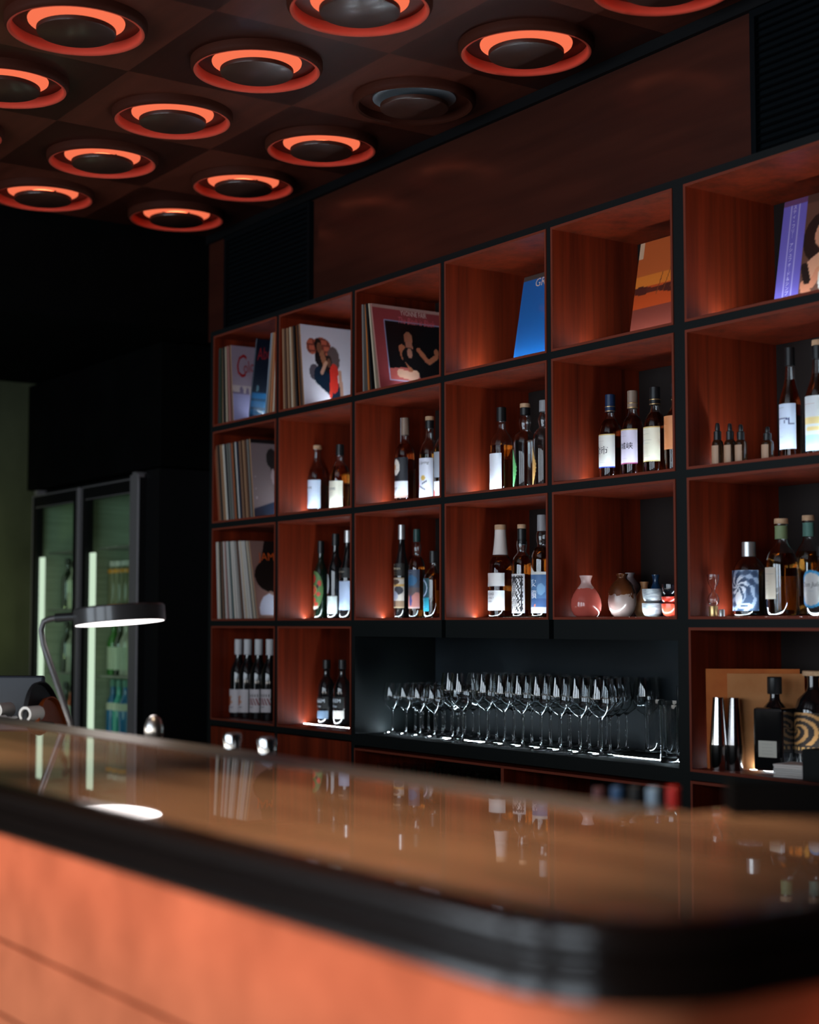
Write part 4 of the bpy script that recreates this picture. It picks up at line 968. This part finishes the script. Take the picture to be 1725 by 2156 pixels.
# ------------------------------------------------------------------ drinks fridge at the far left
FX0, FX1, FT = -1.95, -.50, .672
fr = empty('drinks_fridge', ((FX0+FX1)/2, .22, FLOOR), 'tall black double-door drinks fridge lit green inside at the far end', 'fridge')
FGL = bpy.data.materials.new('thin_pane'); FGL.use_nodes = True; nt = FGL.node_tree; nt.nodes.clear()
tr = nt.nodes.new('ShaderNodeBsdfTransparent'); tr.inputs[0].default_value = (.86, .95, .88, 1); gl = nt.nodes.new('ShaderNodeBsdfGlossy'); gl.inputs['Roughness'].default_value = .02
ms = nt.nodes.new('ShaderNodeMixShader'); om = nt.nodes.new('ShaderNodeOutputMaterial'); ms.inputs[0].default_value = .06
nt.links.new(tr.outputs[0], ms.inputs[1]); nt.links.new(gl.outputs[0], ms.inputs[2]); nt.links.new(ms.outputs[0], om.inputs[0])
m = MB(); m.box(FX0, FX0+.03, .012, .42, -1.25, FT); m.box(FX1-.14, FX1, .0, .42, -1.25, FT+.01); m.box(FX0+.03, FX1-.14, .40, .42, -1.25, FT); m.box(FX0+.03, FX1-.14, .012, .40, .63, FT); m.box(FX0+.03, FX1-.14, .012, .40, -1.25, -1.05)
m.box(FX0, FX1, .03, .40, FLOOR, -1.25); m.build('cabinet', BLACKER, fr)
LINER = mottled('fridge_liner', (.34, .39, .31), (.42, .48, .39), 30, .5, (.1, .1, 3))
MID = -1.322
m = MB(); m.box(FX0+.03, FX1-.14, .394, .40, -1.05, .63); m.box(FX0+.03, FX0+.036, .012, .394, -1.05, .63); m.box(FX1-.146, FX1-.14, .012, .394, -1.05, .63); m.box(MID-.012, MID+.012, .03, .394, -1.05, .63)
m.build('liner', LINER, fr)
GTUBE = emitter('green_white_tube', (.84, .90, .78), 1.1)
GTUBE_FILL = emitter('green_white_fill', (.84, .92, .70), 4.5)  # for unseen tubes added to brighten the fridge liner
for a, bx in ((FX0+.012, MID-.028), (MID+.028, FX1-.142)):
    d = MB(); z0, z1 = -1.2, .652; w = .052
    d.box(a, a+w, -.03, .008, z0, z1); d.box(bx-w, bx, -.03, .008, z0, z1); d.box(a+w, bx-w, -.03, .008, z1-w-.01, z1); d.box(a+w, bx-w, -.03, .008, z0, z0+w)
    door = d.build('door', BLACKER, fr)
    e = MB(); q = .006
    for (u0, u1, v0, v1) in ((a, a+q, z0, z1), (bx-q, bx, z0, z1), (a, bx, z1-q, z1), (a+w-.004, bx-w, z1-w-.013, z1-w-.009)): e.box(u0, u1, -.033, -.03, v0, v1)
    e.build('door_edging', ALU, door)
    MB().box(a+w, bx-w, -.016, -.012, z0+w, z1-w-.01).build('glass_pane', FGL, door)
    MB().box(a+w+.002, a+w+.060, -.010, -.002, -1.0, .335).build('light_tube', GTUBE, fr)
    MB().box(bx-w+.004, bx-w+.024, .010, .022, -1.0, .335).build('light_tube', GTUBE_FILL, fr)  # added fill, hidden behind the door frame
    for zz in (-.93, -.56, -.25, .07, .36):
        m = MB()
        for k in range(9): m.tube([(a+.03, .05+.04*k, zz), (bx-.03, .05+.04*k, zz)], .0022, 6)
        m.tube([(a+.03, .05, zz-.004), (a+.03, .37, zz-.004)], .003, 6); m.tube([(bx-.03, .05, zz-.004), (bx-.03, .37, zz-.004)], .003, 6)
        m.build('wire_rack', ALU, fr)
MB().box(-.735, -.648, -.036, -.001, -1.2, FT-.005).build('handle_post', ALU, fr, bevel=.004)
MB().box(MID-.026, MID-.004, -.034, -.012, -1.2, .655).build('centre_rail', ALU, fr, bevel=.003)
for x, a in ((-1.90, 0), (-.70, 0)): MB().box(x-.02, x+.02, -.03, .02, FT-.016, FT+.006).build('hinge', ALU, fr)
GF = 'drinks in the fridge'
def fridge_bottle(x, z, R, H, kind, glass, cap, lab, lcol=None, y=.13, l0=.12, l1=.4, capf=.88):
    b = bottle('fridge_bottle', (x, y, z), R, H, kind, lab, GF, glass=glass, cap=cap, cap_from=capf)
    if lcol: label_on(b, R, l0*H, l1*H, 85, lcol)
    return b
SOLID['blue'] = mat('blue_bottle', S(30, 110, 170), .15, coat=.8); SOLID['bright green'] = mat('bright_green_bottle', S(40, 120, 40), .15, coat=.8); SOLID['turquoise'] = mat('turquoise_bottle', S(50, 160, 150), .2, coat=.8)
SOLID['pale'] = mat('pale_can', S(180, 180, 168), .35, metal=.3); SOLID['orange'] = mat('orange_bottle', S(214, 96, 60), .3, coat=.5)
za, zb_, zc, zd = [q+.0025 for q in (-.56, -.25, .07, .36)]
for k, x in enumerate((-1.262, -1.190, -1.118)): fridge_bottle(x, za, .033, .29, 'wine', ('blue', 'turquoise', 'blue')[k], 'teal', f'blue bottle with pale neck label in the right fridge door, low shelf, {ORD[k]} from left', S(206, 206, 190), l0=.50, l1=.62)
for k, x in enumerate((-1.262, -1.190, -1.118)): fridge_bottle(x, zb_, .032, .27, 'wine', ('bright green', 'green', 'pale')[k], 'black', f'bottle in the right fridge door, middle shelf, {ORD[k]} from left', S(190, 200, 180), l0=.1, l1=.5)
for k, x in enumerate((-1.262, -1.190, -1.118)):
    t = empty('storage_jar', (x, .13, zc), f'orange-banded jar in the right fridge door, upper shelf, {ORD[k]} from left', 'jar', GF)
    MB().lathe([(.0004, 0), (.032, 0), (.033, .003), (.033, .19), (.028, .20), (.0004, .20)], 28).build('jar_body', mat('jar_glass', S(150, 150, 120), .1, trans=.5), t, True, True)
    MB().lathe([(.0331, .168), (.0338, .168), (.0338, .186), (.0331, .186)], 28, closed=True).build('orange_band', mat('orange_band', S(214, 140, 40), .4), t, True, True)
    MB().lathe([(.0331, .004), (.0338, .004), (.0338, .016), (.0331, .016)], 28, closed=True).build('orange_band', bpy.data.materials['orange_band'], t, True, True)
    MB().lathe([(.0004, .20), (.026, .20), (.026, .225), (.0004, .226)], 24).build('lid', PAPER, t, True, True)
for k, z in enumerate((za, zb_, zc)):
    fridge_bottle(-1.772, z, .032, .24, 'wine', ('orange', 'pale', 'pale')[k], 'black', ('orange bottle on the lower shelf of the left fridge door', 'pale bottle on the middle shelf of the left fridge door', 'pale bottle on the upper shelf of the left fridge door')[k], S(206, 210, 196), l0=.35, l1=.6)
    fridge_bottle(-1.848, z, .032, .26, 'wine', 'green', 'black', ('dark green bottle on the lower shelf of the left fridge door', 'dark green bottle on the middle shelf of the left fridge door', 'dark green bottle on the upper shelf of the left fridge door')[k], y=.13)

# ------------------------------------------------------------------ desk lamp with a lit disc head
LZ = -.43
lamp = empty('desk_lamp', (2.262, -1.50, LZ), 'black desk lamp with a lit flat disc head on a bent grey stem', 'desk lamp')
MB().lathe([(.0004, 0), (.070, 0), (.072, .004), (.070, .014), (.0004, .016)], 36, c=(2.262, -1.50, LZ)).build('base', CAPS['black'], lamp, True)
hd = Vector((2.325, -1.437, .019)); la = Vector((_r.x, _r.y, 0)); vw = Vector((-_r.y, _r.x, 0))
lf = hd-la*.108
st = [Vector((2.262, -1.50, LZ+.014)), Vector((2.243, -1.523, -.236)), Vector((2.222, -1.585, -.05)), Vector((2.218, -1.590, -.016)), Vector((2.222, -1.585, .004)), Vector((2.232, -1.573, .0105)), lf-la*.03+Vector((0, 0, -.004))]
MB().tube(st, .0075, 12).build('stem', mat('dark_grey_metal', (.10, .095, .095), .4, metal=.7), lamp, True)
MB().tube([lf-la*.045+Vector((0, 0, -.006)), lf+la*.004+Vector((0, 0, -.003))], .011, 14).build('joint', CAPS['black'], lamp, True)
tilt = Matrix((la, vw, Vector((0, 0, 1)))).transposed().to_4x4() @ Matrix.Rotation(math.radians(-4.5), 4, 'Y') @ Matrix.Rotation(math.radians(-2.5), 4, 'X')
def headmesh(prof): m = MB().lathe(prof, 56); m.v = [tuple(hd+(tilt @ Vector(p))) for p in m.v]; return m
headmesh([(.0004, .021), (.104, .021), (.108, .017), (.108, -.017), (.105, -.019), (.105, -.016), (.0004, -.016)]).build('head', mat('satin_black', (.035, .033, .033), .3, coat=.3), lamp, True)
headmesh([(.0004, -.0165), (.1045, -.0165), (.1045, -.0182), (.0004, -.0182)]).build('light_panel', emitter('lamp_white', (1.0, .93, .92), 5.0), lamp)

# ------------------------------------------------------------------ things standing on and behind the bar
def ledge_bottle(x, y, H, R, capc, kind, lab, glass='black', capf=.86, lcol=None):
    b = bottle('rail_bottle', (x, y, LZ), R, H, kind, lab, 'bottles behind the bar', glass=glass, cap=capc, cap_from=capf)
    if lcol: label_on(b, R, .55*H if kind == 'x' else .25*H, .5*H, 85, lcol)
CAPS['red'] = mat('red_cap', S(200, 40, 34), .4); CAPS['paleblue'] = mat('pale_blue_cap', S(150, 180, 206), .4); CAPS['blue'] = mat('blue_cap', S(60, 96, 140), .4); CAPS['mauve'] = mat('mauve_cap', S(110, 70, 74), .5)
for x, cc, H, lab in ((4.215, 'red', .205, 'bottle with red cap peeking over the back edge of the bar'), (4.175, 'paleblue', .200, 'bottle with pale blue cap next to the red-capped one behind the bar'), (4.14, 'black', .200, 'bottle with black cap between pale and blue ones behind the bar'), (4.10, 'blue', .195, 'bottle with blue cap behind the bar'), (4.06, 'mauve', .190, 'bottle with dull mauve cap, leftmost of the capped bottles behind the bar')):
    ledge_bottle(x, -1.45, H, .019, cc, 'dropper' if 0 else 'whisky', lab)
    bpy.data.objects[-1] if 0 else None
for x, y, H, lab in ((2.925, -1.45, .205, 'chrome shaker top gleaming above the bar edge, in front of the left red door'), (3.07, -1.45, .205, 'chrome jigger top gleaming above the bar edge, in front of the door gap')):
    t = empty('chrome_shaker', (x, y, LZ), lab, 'cocktail shaker', 'chrome shakers behind the bar')
    MB().lathe([(.0004, 0), (.036, 0), (.040, .01), (.042, .12), (.0004, .121)], 32).build('tin', STEEL, t, True, True)
    MB().lathe([(.0004, .121), (.041, .121), (.034, .155), (.018, .170), (.016, .178), (.019, H-.006), (.016, H), (.0004, H)], 32).build('cap', STEEL, t, True, True)
t = empty('chrome_tap', (2.55, -1.45, LZ), 'rounded chrome tap head just above the bar edge beside the fridge', 'tap')
MB().lathe([(.0004, 0), (.03, 0), (.03, .008), (.013, .012), (.013, .17), (.0004, .17)], 24).build('stand', STEEL, t, True, True)
MB().lathe([(.0004, .171), (.016, .171), (.022, .18), (.021, .2), (.016, .215), (.008, .223), (.0004, .225)], 28).build('head', mat('brushed_steel', (.6, .58, .56), .3, metal=1), t, True, True)
t = empty('till_screen', (1.52, -1.47, LZ), 'dark navy box of a till screen at the far left end of the bar', 'till', rz=.9)
MB().box(-.20, .16, -.012, .012, .05, .285).build('screen_case', mat('navy_plastic', S(26, 32, 42), .5), t, local=True, bevel=.006)
MB().box(-.03, .03, -.01, .03, 0.002, .06).build('stand', BLACK, t, local=True)
MB().box(-.09, .09, -.06, .07, 0, .008).build('foot', BLACK, t, local=True)
def tray(x, y, R, H, m, lab, rz, lean=.12):
    t = empty('round_tray', (x, y, LZ), lab, 'tray', 'round trays behind the bar', rz)
    mm = MB().lathe([(.0004, -.004), (R*.94, -.004), (R, -.003), (R+.002, .010), (R-.002, .010), (R*.95, .0), (.0004, .0)], 48)
    q = Matrix.Rotation(PI/2, 4, 'Y') @ Matrix.Rotation(0, 4, 'X'); L = Matrix.Rotation(-lean, 4, 'Y')
    mm.v = [tuple(L @ ((q @ Vector(p))+Vector((0, 0, R+.002)))) for p in mm.v]; mm.build('disc', m, t, True, True)
tray(1.862, -1.425, .138, .2, mat('black_tray', (.008, .008, .009), .6), 'black round tray standing on edge beside the till screen', .85)
tray(1.877, -1.409, .118, .2, mat('orange_tray', S(150, 70, 20), .5), 'orange-brown round tray standing behind the black one', .85)
t = empty('receipt_printer', (1.84, -1.50, LZ), 'low black receipt printer below the white paper rolls at the left', 'printer')
MB().box(-.19, .13, -.05, .05, 0, .178).build('case', BLACK, t, local=True, bevel=.006)
MB().box(-.15, .09, -.02, .0, .178, .180).build('paper_slot', STEEL, t, local=True)
t = empty('paper_roll', (1.932, -1.50, LZ+.1802), 'white paper roll lying end-on beside the black round tray', 'paper roll', 'paper rolls on the bar')
m = MB().lathe([(.013, -.028), (.0195, -.028), (.0195, .028), (.013, .028)], 32, closed=True); q = Matrix.Rotation(.55, 4, 'Z') @ Matrix.Rotation(PI/2, 4, 'X')
m.v = [tuple((q @ Vector(p))+Vector((0, 0, .0195))) for p in m.v]; m.build('roll', PAPER, t, True, True)
copy_thing(t, (1.722, -1.50, LZ+.1802), 'white paper roll cut by the left edge of the frame')
t = empty('paper_slip', (1.83, -1.535, LZ+.1802), 'crumpled white paper slip lying between the two paper rolls', 'paper')
m = MB(); art_grid(m, lambda u, v: (1, 1, 1), 16, 4, lambda u, v: (-.06+.12*u, -.015+.03*v, .001+.006*math.sin(u*9)**2+.006*v*math.sin(u*5)**2)); m.build('sheet', PAPER, t, True, True)
# out-of-focus second lamp and black tray at the right end of the bar
t = empty('bar_caddy', (4.515, -1.645, CT+.0002), 'low black rubber caddy at the right back corner of the bar, out of focus', 'caddy', rz=.885)
m = MB(); w0, w1, d0, d1 = 0, .52, 0, .075
m.box(w0, w1, d0, d1, 0, .004); m.box(w0, w0+.006, d0, d1, .004, .034); m.box(w1-.006, w1, d0, d1, .004, .034); m.box(w0+.006, w1-.006, d0, d0+.006, .004, .034); m.box(w0+.006, w1-.006, d1-.006, d1, .004, .034)
RUBBER = mat('black_rubber', (.004, .004, .004), .9, spec=.08)
m.build('rubber_walls', RUBBER, t, local=True)
MB().box(.20, .206, d0+.006, d1-.006, .004, .03).build('divider', RUBBER, t, local=True)
lx = Vector((4.52, -1.33, -.108))
t = empty('disc_lamp', (4.60, -1.20, CT), 'unlit dark disc lamp reaching in from the right edge, far out of focus', 'desk lamp')
q = Matrix((la, vw, Vector((0, 0, 1)))).transposed().to_4x4() @ Matrix.Rotation(math.radians(14), 4, 'Y')
m = MB().lathe([(.0004, -.009), (.098, -.009), (.102, -.006), (.102, .006), (.098, .009), (.0004, .009)], 48); m.v = [tuple(lx+(q @ Vector(p))) for p in m.v]
m.build('head', mat('bronze_black', (.05, .04, .035), .4), t, True)
MB().tube([(4.66, -1.17, CT+.012), (4.68, -1.18, -.16), lx+la*.10+Vector((0, 0, -.025))], .006, 10).build('stem', BLACKER, t, True)
MB().lathe([(.0004, 0), (.05, 0), (.052, .004), (.05, .012), (.0004, .013)], 32, c=(4.66, -1.17, CT+.0002)).build('base', BLACKER, t, True)
